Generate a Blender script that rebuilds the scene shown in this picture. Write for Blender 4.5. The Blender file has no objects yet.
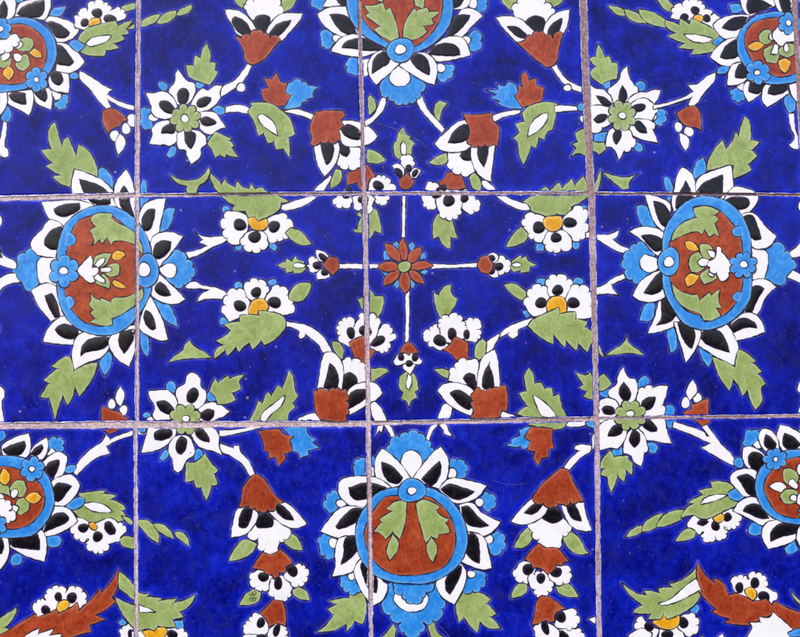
import bpy, math, random
import numpy as np
from mathutils import Matrix, Vector
from mathutils.geometry import delaunay_2d_cdt
from mathutils.kdtree import KDTree

SC = bpy.context.scene
# ------------------------------------------------------------------ camera
# The panel hangs in the plane y = 0 (front faces towards -Y), its middle 1.4 m up.
HZ = 1.4
A, B_, C_ = -0.022962, -0.08057899, -0.01074175
def rot(a, b, c):
    ca, sa, cb, sb, cc, sc = math.cos(a), math.sin(a), math.cos(b), math.sin(b), math.cos(c), math.sin(c)
    return (np.array([[1, 0, 0], [0, ca, -sa], [0, sa, ca]]) @ np.array([[cb, 0, sb], [0, 1, 0], [-sb, 0, cb]])
            @ np.array([[cc, -sc, 0], [sc, cc, 0], [0, 0, 1]]))
RM = rot(A, B_, C_)
TV = np.array([0.07291261, -0.01018624, 0.872354])
CP = -RM.T @ TV                                  # eye, in panel axes (right, down, into the wall)
FPX = 950.0
def p2b(v):                                      # panel axes -> Blender axes
    return Vector((v[0], v[2], -v[1]))
cam_d = bpy.data.cameras.new('camera'); cam = bpy.data.objects.new('camera', cam_d)
SC.collection.objects.link(cam); SC.camera = cam
cam_d.sensor_width = 36.0; cam_d.lens = FPX / 800 * 36.0
cam_d.clip_start = 0.01; cam_d.clip_end = 100
rx, dn, fw = p2b(RM[0]), p2b(RM[1]), p2b(RM[2])
m = Matrix(((rx.x, -dn.x, -fw.x), (rx.y, -dn.y, -fw.y), (rx.z, -dn.z, -fw.z))).to_4x4()
m.translation = p2b(CP) + Vector((0, 0, HZ))
cam.matrix_world = m

# ------------------------------------------------------------------ light
SUN_EL, SUN_AZ = math.radians(52), math.radians(215)   # azimuth: clockwise from +Y
w = bpy.data.worlds.new('World'); SC.world = w; w.use_nodes = True
nt = w.node_tree; bg = nt.nodes['Background']
sky = nt.nodes.new('ShaderNodeTexSky'); sky.sky_type = 'NISHITA'; sky.sun_disc = False
sky.sun_elevation = SUN_EL; sky.sun_rotation = SUN_AZ
sky.dust_density = 3.0; sky.air_density = 1.0; sky.ozone_density = 1.0
nt.links.new(sky.outputs[0], bg.inputs[0]); bg.inputs[1].default_value = 0.11
sd = bpy.data.lights.new('sun', 'SUN'); sd.energy = 2.6; sd.angle = math.radians(9); sd.color = (1.0, 0.95, 0.93)
so = bpy.data.objects.new('sun', sd); SC.collection.objects.link(so)
sdir = Vector((math.sin(SUN_AZ) * math.cos(SUN_EL), math.cos(SUN_AZ) * math.cos(SUN_EL), math.sin(SUN_EL)))
so.rotation_euler = sdir.to_track_quat('Z', 'Y').to_euler()
so.location = (-1, -2, 4)
SC.view_settings.view_transform = 'Standard'; SC.view_settings.look = 'None'
SC.view_settings.gamma = 1.0; SC.view_settings.exposure = 0.56

# ------------------------------------------------------------------ materials
def lin(r, g, b):
    f = lambda c: (c / 255 / 12.92) if c <= 10 else ((c / 255 + 0.055) / 1.055) ** 2.4
    return (f(r), f(g), f(b), 1.0)
class NT:
    def __init__(s, name):
        s.m = bpy.data.materials.new(name); s.m.use_nodes = True; s.t = s.m.node_tree
        s.bsdf = s.t.nodes['Principled BSDF']
        s.pos = s.t.nodes.new('ShaderNodeNewGeometry').outputs['Position']
    def noise(s, scale, detail=4, rough=0.55, stretch=None, off=(0, 0, 0), dist=0.0):
        mp = s.t.nodes.new('ShaderNodeMapping'); mp.inputs['Scale'].default_value = stretch or (1, 1, 1)
        mp.inputs['Location'].default_value = off
        s.t.links.new(s.pos, mp.inputs[0])
        n = s.t.nodes.new('ShaderNodeTexNoise'); n.inputs['Scale'].default_value = scale
        n.inputs['Detail'].default_value = detail; n.inputs['Roughness'].default_value = rough
        n.inputs['Distortion'].default_value = dist
        s.t.links.new(mp.outputs[0], n.inputs['Vector']); return n.outputs['Fac']
    def ramp(s, fac, stops):
        r = s.t.nodes.new('ShaderNodeValToRGB'); e = r.color_ramp.elements
        while len(e) < len(stops): e.new(0.5)
        for i, (p, c) in enumerate(stops): e[i].position = p; e[i].color = c
        s.t.links.new(fac, r.inputs[0]); return r.outputs[0]
    def mr(s, fac, a, b, c=0.0, d=1.0):
        r = s.t.nodes.new('ShaderNodeMapRange'); s.t.links.new(fac, r.inputs[0])
        for i, v in enumerate((a, b, c, d)): r.inputs[i + 1].default_value = v
        return r.outputs[0]
    def math(s, op, a, b):
        r = s.t.nodes.new('ShaderNodeMath'); r.operation = op
        for i, v in enumerate((a, b)):
            if isinstance(v, (int, float)): r.inputs[i].default_value = v
            else: s.t.links.new(v, r.inputs[i])
        r.use_clamp = op != 'SUBTRACT'; return r.outputs[0]
    def mix(s, fac, a, b, mode='MIX'):
        r = s.t.nodes.new('ShaderNodeMix'); r.data_type = 'RGBA'; r.blend_type = mode
        for k, v in ((0, fac), (6, a), (7, b)):
            if isinstance(v, (int, float, tuple)): r.inputs[k].default_value = v
            else: s.t.links.new(v, r.inputs[k])
        return r.outputs[2]
    def attr(s, n):
        a = s.t.nodes.new('ShaderNodeAttribute'); a.attribute_name = n; return a.outputs['Fac']
    def bump(s, h, strength, dist):
        b = s.t.nodes.new('ShaderNodeBump'); b.inputs['Strength'].default_value = strength
        b.inputs['Distance'].default_value = dist; s.t.links.new(h, b.inputs['Height'])
        s.t.links.new(b.outputs[0], s.bsdf.inputs['Normal'])
    def out(s, col, rough, spec=0.5):
        if isinstance(col, tuple): s.bsdf.inputs['Base Color'].default_value = col
        else: s.t.links.new(col, s.bsdf.inputs['Base Color'])
        if isinstance(rough, float): s.bsdf.inputs['Roughness'].default_value = rough
        else: s.t.links.new(rough, s.bsdf.inputs['Roughness'])
        s.bsdf.inputs['IOR'].default_value = 1.5
        s.bsdf.inputs['Specular IOR Level'].default_value = spec
        return s.m
def glaze(name, c0, c1, c2, edge, sc=60, rough=0.14, pooled=0.6):
    """brushed-on glaze: streaks and pools of thicker and thinner colour, thin along the drawn line"""
    g = NT(name)
    n = g.noise(sc, 5, 0.62, dist=0.7)
    st = g.noise(sc * 2.2, 4, 0.6, stretch=(1, 1, 0.7), off=(3, 6, 1), dist=1.6)
    n2 = g.noise(sc * 9, 3, 0.6, off=(3, 1, 2))
    big = g.noise(14, 2, 0.5, off=(5, 5, 2))
    f = g.math('ADD', g.math('MULTIPLY', n, 0.5), g.math('MULTIPLY', st, 0.5))
    col = g.ramp(f, [(0.36, c0), (0.50, c1), (0.66, c2)])
    col = g.mix(g.mr(n2, 0.50, 0.80, 0.0, 0.30), col, c2)
    col = g.mix(g.mr(big, 0.42, 0.60, 0.0, 0.35), col, c0)
    p = g.math('MULTIPLY', g.attr('thin'), g.mr(g.noise(75, 4, 0.6, off=(7, 0, 3)), 0.30, 0.60, 0.25, 1.0))
    col = g.mix(g.mr(p, 0.05, 0.75, 0.0, pooled), col, edge)
    g.bump(g.math('ADD', g.noise(150, 3, 0.5), g.math('MULTIPLY', g.noise(40, 2), 1.6)), 0.35, 0.00022)
    return g.out(col, g.mr(n2, 0.3, 0.7, rough, rough + 0.12))
MAT = {}
MAT['w'] = glaze('white_glaze', lin(230, 229, 234), lin(239, 238, 242), lin(243, 243, 245), lin(214, 213, 230), 70, 0.14, 0.22)
MAT['k'] = glaze('black_glaze', lin(8, 7, 12), lin(16, 15, 22), lin(46, 44, 54), lin(58, 48, 74), 190, 0.12, 0.35)
MAT['g'] = glaze('sage_green_glaze', lin(126, 146, 78), lin(150, 170, 102), lin(174, 190, 130), lin(196, 206, 166), 85)
MAT['b'] = glaze('sky_blue_glaze', lin(34, 118, 206), lin(48, 140, 224), lin(88, 168, 236), lin(128, 190, 240), 80)
MAT['r'] = glaze('terracotta_glaze', lin(128, 42, 20), lin(160, 64, 36), lin(184, 90, 56), lin(204, 130, 104), 95, 0.14, 0.5)
MAT['y'] = glaze('yellow_glaze', lin(200, 126, 12), lin(226, 164, 28), lin(238, 190, 60), lin(244, 214, 120), 160)
g = NT('manganese_line'); MAT['o'] = g.out(g.ramp(g.noise(260, 3), [(0.35, lin(10, 9, 26)), (0.7, lin(40, 30, 62))]), 0.45)
g = NT('violet_line'); MAT['v'] = g.out(g.ramp(g.noise(260, 3), [(0.35, lin(34, 16, 52)), (0.7, lin(92, 56, 110))]), 0.4)

def cobalt():
    g = NT('cobalt_glaze')
    n0 = g.noise(20, 3, 0.5, dist=0.4, off=(8, 3, 1))
    n1 = g.noise(62, 6, 0.66, dist=0.8)
    n2 = g.noise(190, 5, 0.72, stretch=(1, 1, 0.6), off=(5, 2, 1), dist=0.5)
    n3 = g.noise(620, 2, 0.6, off=(1, 7, 3))
    nn = g.math('ADD', g.math('MULTIPLY', n0, 0.45), g.math('MULTIPLY', n1, 0.55))
    col = g.ramp(nn, [(0.38, lin(3, 6, 88)), (0.48, lin(5, 13, 134)), (0.58, lin(8, 26, 172)), (0.68, lin(18, 46, 196))])
    col = g.mix(g.mr(n2, 0.50, 0.80, 0.0, 0.5), col, lin(36, 54, 180))
    col = g.mix(g.mr(n2, 0.47, 0.27, 0.0, 0.5), col, lin(4, 4, 70))
    col = g.mix(g.mr(n3, 0.56, 0.82, 0.0, 0.3), col, lin(56, 72, 190))
    pt = g.noise(34, 5, 0.7, off=(6, 6, 6), dist=1.2)      # dull, worn patches
    col = g.mix(g.mr(pt, 0.48, 0.68, 0.0, 0.6), col, lin(30, 34, 112))
    # thinner glaze next to the drawn lines and near the rim of the tile
    wd = g.attr('halo_wide'); nw = g.mr(g.noise(42, 4, 0.6, off=(0, 4, 4)), 0.36, 0.64, 0.05, 0.95)
    col = g.mix(g.math('MULTIPLY', wd, nw), col, lin(16, 36, 200))
    h = g.attr('halo'); nh = g.mr(g.noise(85, 4, 0.6), 0.38, 0.62, 0.12, 1.0)
    hh = g.math('MULTIPLY', h, nh)
    col = g.mix(hh, col, lin(118, 122, 232))
    e = g.attr('edge'); ne = g.mr(g.noise(60, 4, 0.6, off=(9, 0, 0)), 0.35, 0.68, 0.15, 1.0)
    ee = g.math('MULTIPLY', e, ne)
    col = g.mix(g.mr(ee, 0.08, 0.6, 0.0, 0.85), col, lin(30, 50, 214))
    col = g.mix(g.mr(ee, 0.45, 1.0, 0.0, 0.8), col, lin(120, 124, 228))
    oi = g.t.nodes.new('ShaderNodeObjectInfo').outputs['Random']      # no two firings alike
    col = g.mix(g.mr(oi, 0.0, 1.0, 0.0, 0.25), col, lin(2, 4, 100))
    # pinholes and specks
    v = g.t.nodes.new('ShaderNodeTexVoronoi'); v.inputs['Scale'].default_value = 62
    g.t.links.new(g.pos, v.inputs['Vector'])
    vd = g.math('ADD', v.outputs['Distance'], g.math('MULTIPLY', n3, 0.10))
    sp = g.mr(vd, 0.135, 0.085, 0.0, 1.0)
    pick = g.mr(g.noise(33, 2, off=(2, 2, 9)), 0.52, 0.58, 0.0, 1.0)
    col = g.mix(g.math('MULTIPLY', g.math('MULTIPLY', sp, pick), 0.7), col, lin(160, 150, 190))
    v2 = g.t.nodes.new('ShaderNodeTexVoronoi'); v2.inputs['Scale'].default_value = 230
    g.t.links.new(g.pos, v2.inputs['Vector'])
    sp2 = g.mr(v2.outputs['Distance'], 0.18, 0.06, 0.0, 1.0)
    pick2 = g.mr(g.noise(90, 2, off=(4, 2, 9)), 0.52, 0.66, 0.0, 0.8)
    col = g.mix(g.math('MULTIPLY', sp2, pick2), col, lin(100, 108, 214))
    # bare rim where the glaze stops or is chipped
    rim = g.attr('rim'); nr = g.mr(g.noise(120, 5, 0.7, off=(1, 1, 4)), 0.25, 0.75, -0.55, 0.55)
    rr = g.mr(g.math('ADD', g.math('MULTIPLY', rim, 1.0), nr), 0.62, 0.76, 0.0, 1.0)
    body = g.ramp(g.noise(400, 3), [(0.3, lin(196, 180, 200)), (0.7, lin(236, 230, 240))])
    col = g.mix(rr, col, body)
    hgt = g.math('ADD', g.math('MULTIPLY', g.noise(95, 4, 0.5), 0.8), g.math('MULTIPLY', n3, 0.25))
    hgt = g.math('ADD', hgt, g.math('MULTIPLY', g.noise(30, 2), 1.5)); g.bump(hgt, 0.5, 0.00034)
    rough = g.mr(n2, 0.3, 0.7, 0.14, 0.30)
    return g.out(col, rough, 0.32)
MAT['body'] = cobalt()
def mortar():
    g = NT('grout_mortar')
    n = g.noise(330, 6, 0.75); n2 = g.noise(40, 4, 0.6); n3 = g.noise(900, 3, 0.7)
    light = g.ramp(n, [(0.28, lin(124, 98, 104)), (0.42, lin(190, 164, 172)), (0.56, lin(218, 200, 207)), (0.78, lin(244, 236, 242))])
    brown = g.ramp(n, [(0.28, lin(70, 50, 50)), (0.42, lin(138, 110, 114)), (0.6, lin(180, 152, 158)), (0.8, lin(206, 184, 184))])
    a = g.math('ADD', g.attr('grime'), g.mr(n2, 0.3, 0.7, -0.40, 0.62))
    col = g.mix(a, light, brown)
    col = g.mix(g.mr(g.noise(420, 3, 0.7, off=(2, 5, 8)), 0.42, 0.33, 0.0, 0.8), col, lin(70, 50, 50))
    g.bump(g.math('ADD', g.math('MULTIPLY', n, 0.7), g.math('MULTIPLY', n3, 0.4)), 0.8, 0.0014)
    return g.out(col, 0.9, 0.2)
MAT['mortar'] = mortar()
g = NT('hairline_crack'); MAT['c'] = g.out(g.ramp(g.noise(300, 3), [(0.35, lin(24, 28, 130)), (0.65, lin(110, 112, 186))]), 0.5)
MKEYS = ['w', 'k', 'g', 'b', 'r', 'y', 'o', 'v', 'c', 'body', 'mortar']

# ------------------------------------------------------------------ the drawing
# One block per painted motif, in a flat drawing grid laid over the panel.  T = origin of the
# patch the numbers count from, M = motif, S = piece of it, letter = glaze colour + closed outline
# ( ')' bulges the next edge into a scallop ), E = oval, F = round floret, K = loose brush line,
# N = colour laid without a line, C = hairline crack.
DRAWING = r'''
# ---------- top left medallion
M medallion
T 0 0
S floret
b 90 -25 145 -20 140 20 110 35 95 28
S floret
b 262 95 280 65 310 57 345 52 335 80 310 102 270 100
S floret
b 320 490 345 485) 352 510) 345 535) 325 555) 300 548) 288 525 310 515
w 262 462 320 482 318 505 292 515
S calyx
b 50 535 72 560 75 600 50 625 28 615 28 580
S petal
w -30 110 -10 60 12 30 40 0 55 -30 85 -30 97 20 97 60 85 105 40 125 0 125
k 2 95 15 60 38 25 52 45 58 75 50 108 30 115
S petal
w 93 103 110 45 140 27 200 15 262 -5 272 40 262 80 240 122 190 115 140 110
k 103 90 130 57 180 34 235 22 240 55 225 97 180 110 138 106
S petal
w 240 125 262 103 310 108 370 130 412 165 385 205 330 230 300 235 280 190
k 247 132 265 126 310 140 365 180 345 205 298 205 270 165
S petal
w 298 230 350 238 400 275 438 325 400 365 350 385 290 378 300 310
k 300 240 330 252 360 290 383 325 360 345 298 335 300 290
S petal
w 285 375 360 385 362 440 358 480 330 477 280 465 258 430 262 395
k 266 385 290 370 320 385 330 420 310 443 280 425
S petal
w 185 470 230 450 262 455 278 500 272 560 240 550 200 530 188 500
k 190 480 215 462 245 462 252 500 240 522 210 505
S petal
w 55 475 180 462 187 510 175 565 162 588 110 560 65 535 50 510
k 63 490 90 475 145 480 150 535 110 530 75 510
S petal
w -60 475 40 465 55 480 55 530 30 580 -5 602 -40 610
k -20 475 15 475 20 510 5 545 -20 545
S ring
b 60 118 110 105 180 115 240 150 285 205 300 270 290 330 260 385 200 430 140 460 60 473 -40 475 -120 430 -120 180 -40 125
r 80 143 130 140 190 165 235 215 250 275 240 340 200 390 130 430 60 437 -10 428 -60 400 -80 300 -60 180 0 150
S blossom
g 118 215 150 205 180 215 188 245 165 275 110 270 95 245
g 95 340 110 365 140 370 165 345 165 310 150 285 120 300
g 5 290 5 340 35 358 70 345 80 310 50 285
w 95 240 120 222 135 240 120 258 98 262
w 85 285 110 285 132 300 120 325 95 322
w 27 300 40 268 65 275 70 300 50 320 30 320
w -30 270 -10 230 30 215) 75 195) 112 208) 112 230) 85 252) 45 275) 10 280
y 160 280 190 258 215 275 228 302 200 308
y 35 375 60 345 90 372 85 395 65 418 40 395
S floret
F b 20 165 57 6 20
E w 20 165 17 17
S floret
F b 200 413 58 6 0
E w 200 413 13 13
# stems near it
M stem
w 412 370 450 387 500 420 540 447 578 458 555 475 548 485 600 515 690 545 745 552 745 574 690 568 610 545 550 512 566 552 548 562 510 525 460 460 410 405
E b 385 395 22 18
M stem
T 0 1
w 35 70 55 75 52 130 45 195 60 210 60 240 40 250 25 240 0 290 -30 310 -30 220 0 190 22 150
M chain_leaf
T 0 0
g 610 80 620 55 660 38 710 30 700 60 640 80
T 1 0
g -30 172 40 135 75 120 110 100 160 88 150 120 110 145 60 158
g 140 140 160 105 200 80 240 72 235 105 190 135
g 238 98 250 75 285 55 315 42 318 62 300 85 260 98
M bud_flower
T 0 0
w 390 135 385 112) 405 97) 410 78) 450 72, 450 52) 485 32) 530 35) 565 72, 590 60) 632 85) 622 120 600 128 500 148 440 168 400 160) 390 135
E k 437 133 20 20
E k 497 86 25 23
E k 560 114 30 20
y 455 130 480 110 510 112 514 135 480 155 460 150
M leaf
T 0 0
g 430 245 400 215 440 165 500 143 590 122 600 148 675 120 640 165 655 187 620 195 635 215 580 235 607 258 540 270 535 297 470 297 415 280
w 442 235 470 210 520 198 568 195 550 222 500 243 460 250
b 357 238 385 218 420 230 440 245 425 265 398 276
M red_bud
T 0 1
E w 583 142 25 27
E w 640 107 23 28
E w 672 65 30 32
w 588 168 610 130 635 155 635 190 600 238 588 200
r 525 20 545 10 570 5 610 25 650 65 625 72 605 95 580 102 550 130 530 90 522 50
# ---------- daisy A (row one)
M daisy
T 1 1
b 65 60 62 20) 95 10) 127 30 120 60 125 90) 100 108) 72 92)
E w 127 50 24 22
b 190 235 215 190 240 195 235 230 205 252
E b 415 157 25 20
T 1 0
E b 175 445 28 20 35
E b 355 437 23 20
b 415 550 440 540 475 550 480 580 450 585 420 570
S petal
T 1 0
w 250 537 210 510 205 460 230 425 235 385 247 363 270 390 295 418 325 430 335 465 315 515 290 535
k 250 520 245 480 265 455 295 465 300 505 280 535 262 535
S petal
w 310 540 330 495 365 455 395 465 425 443 465 440 460 490 440 530 400 560 360 575 320 570
k 342 545 340 525 370 500 412 500 405 525 375 548
S petal
w 85 475 130 478 175 470 215 490 240 530 240 580 205 605 145 600 118 575 115 540
k 155 535 165 518 200 520 235 560 218 580 180 570
S petal
T 1 1
w 340 40 370 22 430 27 460 65 487 100 440 115 415 135 380 130 350 95
k 355 60 385 48 420 60 440 78 410 92 370 88
S petal
w 240 115 250 150 215 190 170 185 160 188 103 180 120 140 120 105 160 70 215 70
k 165 130 175 100 215 80 238 110 225 130 190 130
S petal
w 250 125 300 110 340 115 380 140 388 180 362 205 358 245 312 283 290 235 285 215 250 205 243 165
k 280 125 310 120 335 135 330 175 312 207 285 175
S centre
F g 285 56 72 8 10
E w 282 57 20 20
M leaf
T 1 0
g 405 440 300 400 285 340 325 345 330 292 358 305 365 270 388 232 408 280 405 325 435 330 430 365 445 375
M leaf
T 1 1
g 390 180 435 120 500 150 515 155 500 165 525 190 512 200 545 248 485 235 480 250 455 235 430 250 415 215
# ---------- tulip one
M stem
T 1 0
w 465 450 520 420 560 375 590 335 612 345 590 390 550 440 490 480 458 500
E w 557 452 23 22
M tulip
g 510 -5 580 -15 605 30 572 65 540 45
T 2 0
g 90 40 130 10 190 -5 165 55 115 85
S petal
T 1 0
w 612 120 580 70) 580 42) 618 25) 705 5) 750 48) 745 100, 690 140 650 130
k 620 128 635 102 660 95 695 102 702 120 690 155 670 178 640 165
S petal
w 478 68 530 70 580 95 625 150 628 190 590 207 540 190 510 140 490 110
k 512 125 530 102 580 130 608 180 590 200 550 185 525 155
S petal
T 2 0
w 28 195 60 130 110 90 215 88 195 130 150 180 105 225 50 215
k 50 185 90 140 158 120 135 160 85 203
S calyx
T 1 0
r 525 195 560 210) 605 200) 635 172) 665 190) 700 208) 750 220 720 255 675 310 620 340 580 320 565 260
# red and blue leaf pair row one
M leaf_pair
T 2 0
r 125 543 60 535 20 510 10 460 45 452 22 405 60 412 85 378 105 425 135 430 135 475 158 490
b 158 490 130 475 140 435 165 422) 210 430) 240 440 295 450 265 475 270 500 232 508 235 520 210 527 205 545 160 555 118 560
M stem
T 1 0
w 480 548 530 535 580 543 612 565 600 582 540 572 480 578
M stem
T 2 1
w 105 24 180 10 240 25 275 42 265 68 210 45 150 30
M leaf
T 1 1
g 590 25 610 -5 605 -20 650 -25 710 -15 757 15 800 60 824 133 792 150 797 248 765 205 730 210 718 168 690 180 668 130 642 142 620 75
w 638 50 655 35 690 50 720 80 738 142 695 115 655 80
# ---------- cluster flower row one left
M stem
T 2 1
w 350 335 357 345 335 385 290 440 210 490 140 508 103 500 100 480 180 458 240 435 300 375
M twin_bud
g 480 600 500 540 478 530 500 505 555 490 585 520 602 622 568 610 535 657 515 615 480 618 460 603
w 385 435 365 450) 375 480) 410 490) 450 478 465 435 430 400 400 415
w 545 360 575 342) 622 348) 645 375) 668 412 635 430) 630 460) 590 475) 570 455 540 430
w 455 440 465 480) 498 505) 530 522) 555 488 570 450 530 425
E k 430 437 20 12 -10
E k 512 452 26 22
E k 585 385 27 22 20
E k 440 405 18 13 0
r 430 385 435 320 480 300 500 260 540 290 570 340 540 355 530 405 500 410 480 370
g 530 205 590 225 622 262 580 278 530 272
M cluster_flower
g 348 402 350 365 375 305 405 310 408 345 390 378
S petal
w 388 180 440 195 500 200 515 215 495 255) 480 300) 440 295) 395 290) 385 270 392 230
k 388 185 415 178 445 210 430 245 400 230
S petal
w 400 70 450 65 510 80 555 108 582 145 545 180 480 195 420 190 395 150
k 408 100 440 85 490 112 503 150 480 162 430 148 405 120
K 520 142 540 152
S petal
w 270 172 330 170 388 175 395 205 380 270 320 345 285 280 270 210
k 302 175 360 175 368 210 352 265 330 285 310 230
S calyx
r 268 38 278 22 410 18 425 40 400 62 415 95 392 115 400 160 380 170) 340 162) 300 165) 250 178 260 155 248 120 250 90
# ---------- small bud above centre
M stem
T 2 1
w 702 400 720 400 720 440 717 640 700 640 702 440
M small_bud
g 705 97 725 130 745 145 740 155 765 180 750 205 755 240 730 258 700 262 665 235 660 180 675 165 680 130
w 700 232 695 190 708 168 722 190 720 235
w 697 290 695 262) 722 238) 757 262) 755 290) 725 310
w 650 285 690 280 715 310 705 345 682 340 665 310
w 795 308 762 300 740 320 748 350 775 345
E k 685 322 16 27 -30
E k 735 300 16 18
E k 765 325 13 20 30
r 685 362 705 342 722 320 745 345 762 368 745 395 720 405 695 395
# ---------- centre star
M stem
T 2 2
w 387 222 520 222 590 225 590 245 520 248 387 246 395 234
M stem
T 3 2
w 200 222 320 225 430 215 430 240 320 243 200 248
M stem
T 3 2
w 68 355 92 350 92 480 88 610 68 610 72 480
M star_flower
T 2 2
b 650 130 675 110 695 130 680 160
b 730 130 750 112 765 135 745 165
b 790 175 815 168 820 195 790 205
b 815 245 830 260 810 280 790 265
b 745 300 770 320 760 345 740 335
b 655 325 675 345 700 330 680 300
b 595 260 625 290 640 270 615 250
b 610 165 635 150 645 200 615 205
S petal
r 698 205 685 165 690 120 707 92 725 130 730 175 722 205
S petal
r 728 210 735 175 760 150 797 138 797 170 775 205 745 222
S petal
r 740 230 790 208 825 212 858 232 825 245 780 255 745 250
S petal
r 735 255 765 255 795 280 812 322 770 312 745 290
S petal
r 700 262 728 262 742 300 738 345 718 368 700 350 685 310
S petal
r 690 250 685 285 655 315 612 332 612 300 645 262
S petal
r 685 230 680 250 640 262 600 255 582 240 600 220 650 210
S petal
r 695 215 665 205 635 180 615 125 645 125 680 155 695 185
S centre
E g 713 236 32 28
M small_bud
g 85 230 130 212 132 195 160 210 178 183 192 203 222 208 222 222 240 235 215 262 175 272 165 260 132 270 128 247
w 165 230 180 218 210 220 240 233 210 242 175 240
w 222 235 243 225 240 205) 275 195) 302 220 295 255 270 263) 245 250 240 240
w 278 155 300 155 330 172 345 190 330 215 295 208 280 180
w 285 300 283 270 310 245 340 262 348 288 315 298
E k 285 230 20 20
E k 315 192 27 15 35
E k 322 265 18 17
r 312 232 345 185 385 195 392 225 385 255 360 280 340 260 325 245
M small_bud
T 3 2
g 580 230 610 195 640 180 642 195 668 185 675 205 718 225 685 240 680 262 640 268 635 255 600 262
w 590 228 620 215 643 228 620 240
w 508 225 520 195) 565 200) 585 235) 560 265) 520 262
w 478 190 485 172 508 168 528 182 525 207 500 220
w 472 270 500 245 525 260 527 288 500 290
E k 495 195 18 15
E k 494 261 18 14
E k 530 236 22 20
r 425 230 440 190 478 180 490 205 500 215 500 245 475 272 440 260
M small_bud
T 3 3
g 75 205 45 230 40 290 60 305 50 340 75 350 90 388 105 345 128 335 120 305 138 290 125 235 105 210
w 85 215 75 280 90 292 103 260 98 220
w 58 185 65 155) 90 148 110 155) 120 178 108 200 97 222 80 208
w 10 155 40 110 70 130 75 162 30 175
w 157 155 110 108 95 135 105 162 140 170
N w 58 108 122 108 108 162 72 162
E k 50 132 15 19
E k 118 133 16 21
E k 90 165 17 16
r 85 57 112 75 137 112 110 115 100 112 88 125 75 114 42 115 58 80
# ---------- centre twins right / lower
M twin_bud
T 3 2
g 205 100 208 20 230 -25 300 -5 315 50 328 100 295 92 292 150 255 130 235 92
T 3 1
w 145 435 160 472) 195 502) 222 485 232 435 230 400 200 410
w 165 405 178 378) 205 370 230 375 240 400 230 415
w 345 435 352 500 380 522) 410 512) 437 490) 418 455, 400 420 370 400 350 410
w 222 435 222 475 240 520) 270 545) 305 548) 345 505 352 435 330 405 250 400
E k 285 460 27 30
E k 362 448 20 20
E k 225 435 24 12 -10
E k 248 402 25 12
r 235 365 262 350 270 325 300 318 350 335 360 370 375 395 330 405 280 405 265 380 240 385
M twin_bud
T 3 2
g 245 490 220 440 210 362 235 375 255 340 298 322 300 365 328 395 310 440 270 488
w 250 650 205 630) 185 605) 160 575) 190 548) 205 530) 245 530 262 590 290 630
w 360 590 362 540) 375 498) 405 495) 443 518) 430 545) 440 572) 405 605 370 600
w 250 600 240 540) 248 490) 285 482) 330 475) 350 505) 368 550) 355 590 330 610 270 610
E k 240 600 25 34 -60
E k 300 567 22 28
E k 372 570 14 24
T 3 3
r 250 97 290 72 308 40 325 33 350 48 380 60 378 150 350 145 320 150 290 115
M twin_bud
T 2 2
g 485 395 522 378 540 340 568 380 613 382 610 430 590 480 560 490 520 460 500 440
w 455 640 405 610) 395 575) 390 525) 430 490) 470 510 490 560 480 610
w 545 620 570 570 600 530) 645 535) 650 565) 672 590 640 610) 635 640) 590 655 550 650
w 462 545 490 490) 515 465) 545 468) 592 520 575 580 545 620 480 600
E k 450 562 20 28 -15
E k 522 552 30 28
E k 585 602 36 22 -35
T 2 3
r 440 60 500 32 515 28 530 90 572 102 545 145 520 190 500 150 470 150 455 100
g 548 190 620 188 635 205 590 235 550 258
# ---------- left medallion
M medallion
T 1 1
S floret
b 62 500 62 390 72 360 90 365 97 410 105 450 80 480
S floret
b 150 612 165 540 190 500 235 497 218 560 195 600 170 614
S floret
T 1 3
b 62 70 62 20 75 -10 100 25 108 90 98 130 75 110
S floret
T 1 2
b 120 395 200 420 235 480 245 532 190 505 155 460
S floret
T 0 3
b 510 155 555 105 572 130 560 190 535 228 515 190
S floret
T 0 1
b 500 340 515 292 545 310 575 355 575 410 540 380
S calyx
T 0 2
b 150 355 128 318) 100 282) 108 212) 145 172) 190 155 222 182 240 230 230 290 215 320 180 355
w 225 190 290 185 330 190 330 335 250 330 215 315 203 260 203 215
S petal
T 0 1
w 375 425 372 360 385 303 440 320 510 350 575 410 600 500 480 510 400 480
k 408 352 450 365 510 385 550 420 565 475 520 482 465 465 430 415
S petal
w 578 425 590 370 640 302 665 350 680 400 695 470 700 560 640 530 590 480
k 610 420 628 385 645 405 662 480 685 545 640 520 610 480
S petal
w 222 465 300 460 400 457 480 480 480 520 370 560 330 590 270 560 240 510
k 285 500 340 478 410 472 412 500 370 530 330 540 295 525
S petal
T 0 2
w 170 120 225 55 250 15 275 5 330 35 350 90 330 190 250 190 200 175
k 238 120 265 65 325 38 330 80 305 155 265 150
S petal
w 172 355 240 318 290 330 330 380 335 480 270 505 215 440
k 240 380 275 368 300 410 315 480 290 490 262 440
S petal
w 230 605 245 560 285 505 345 480 425 540 410 620 370 620 310 618
k 290 545 330 518 395 538 408 565 395 585 370 593 320 580
S petal
T 0 3
w 385 200 372 130 380 80 395 35 440 10 560 20 562 60 555 95 510 140 440 165
k 418 130 425 80 460 45 555 35 558 65 520 95 440 112
S petal
w 657 180 610 155 570 110 555 50 600 0 700 -30 695 60 682 110
k 632 118 605 70 610 10 680 -5 675 50 650 92
S petal
T 1 1
w 52 620 55 540 80 480 130 455 190 447 165 560 140 650 90 660
k 70 560 85 520 110 500 135 503 130 550 108 605 80 605
S petal
T 1 2
w 110 140 130 85 200 65 275 88 245 130 200 190 155 240 130 215
k 125 165 140 125 180 108 215 115 205 160 160 198 130 195
S calyx
b 165 235 205 188 222 170) 265 165) 285 205) 320 238) 312 290) 275 325) 230 330 190 300
w 155 245 200 220 235 230 240 265 220 293 195 290 165 270
S petal
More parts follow.
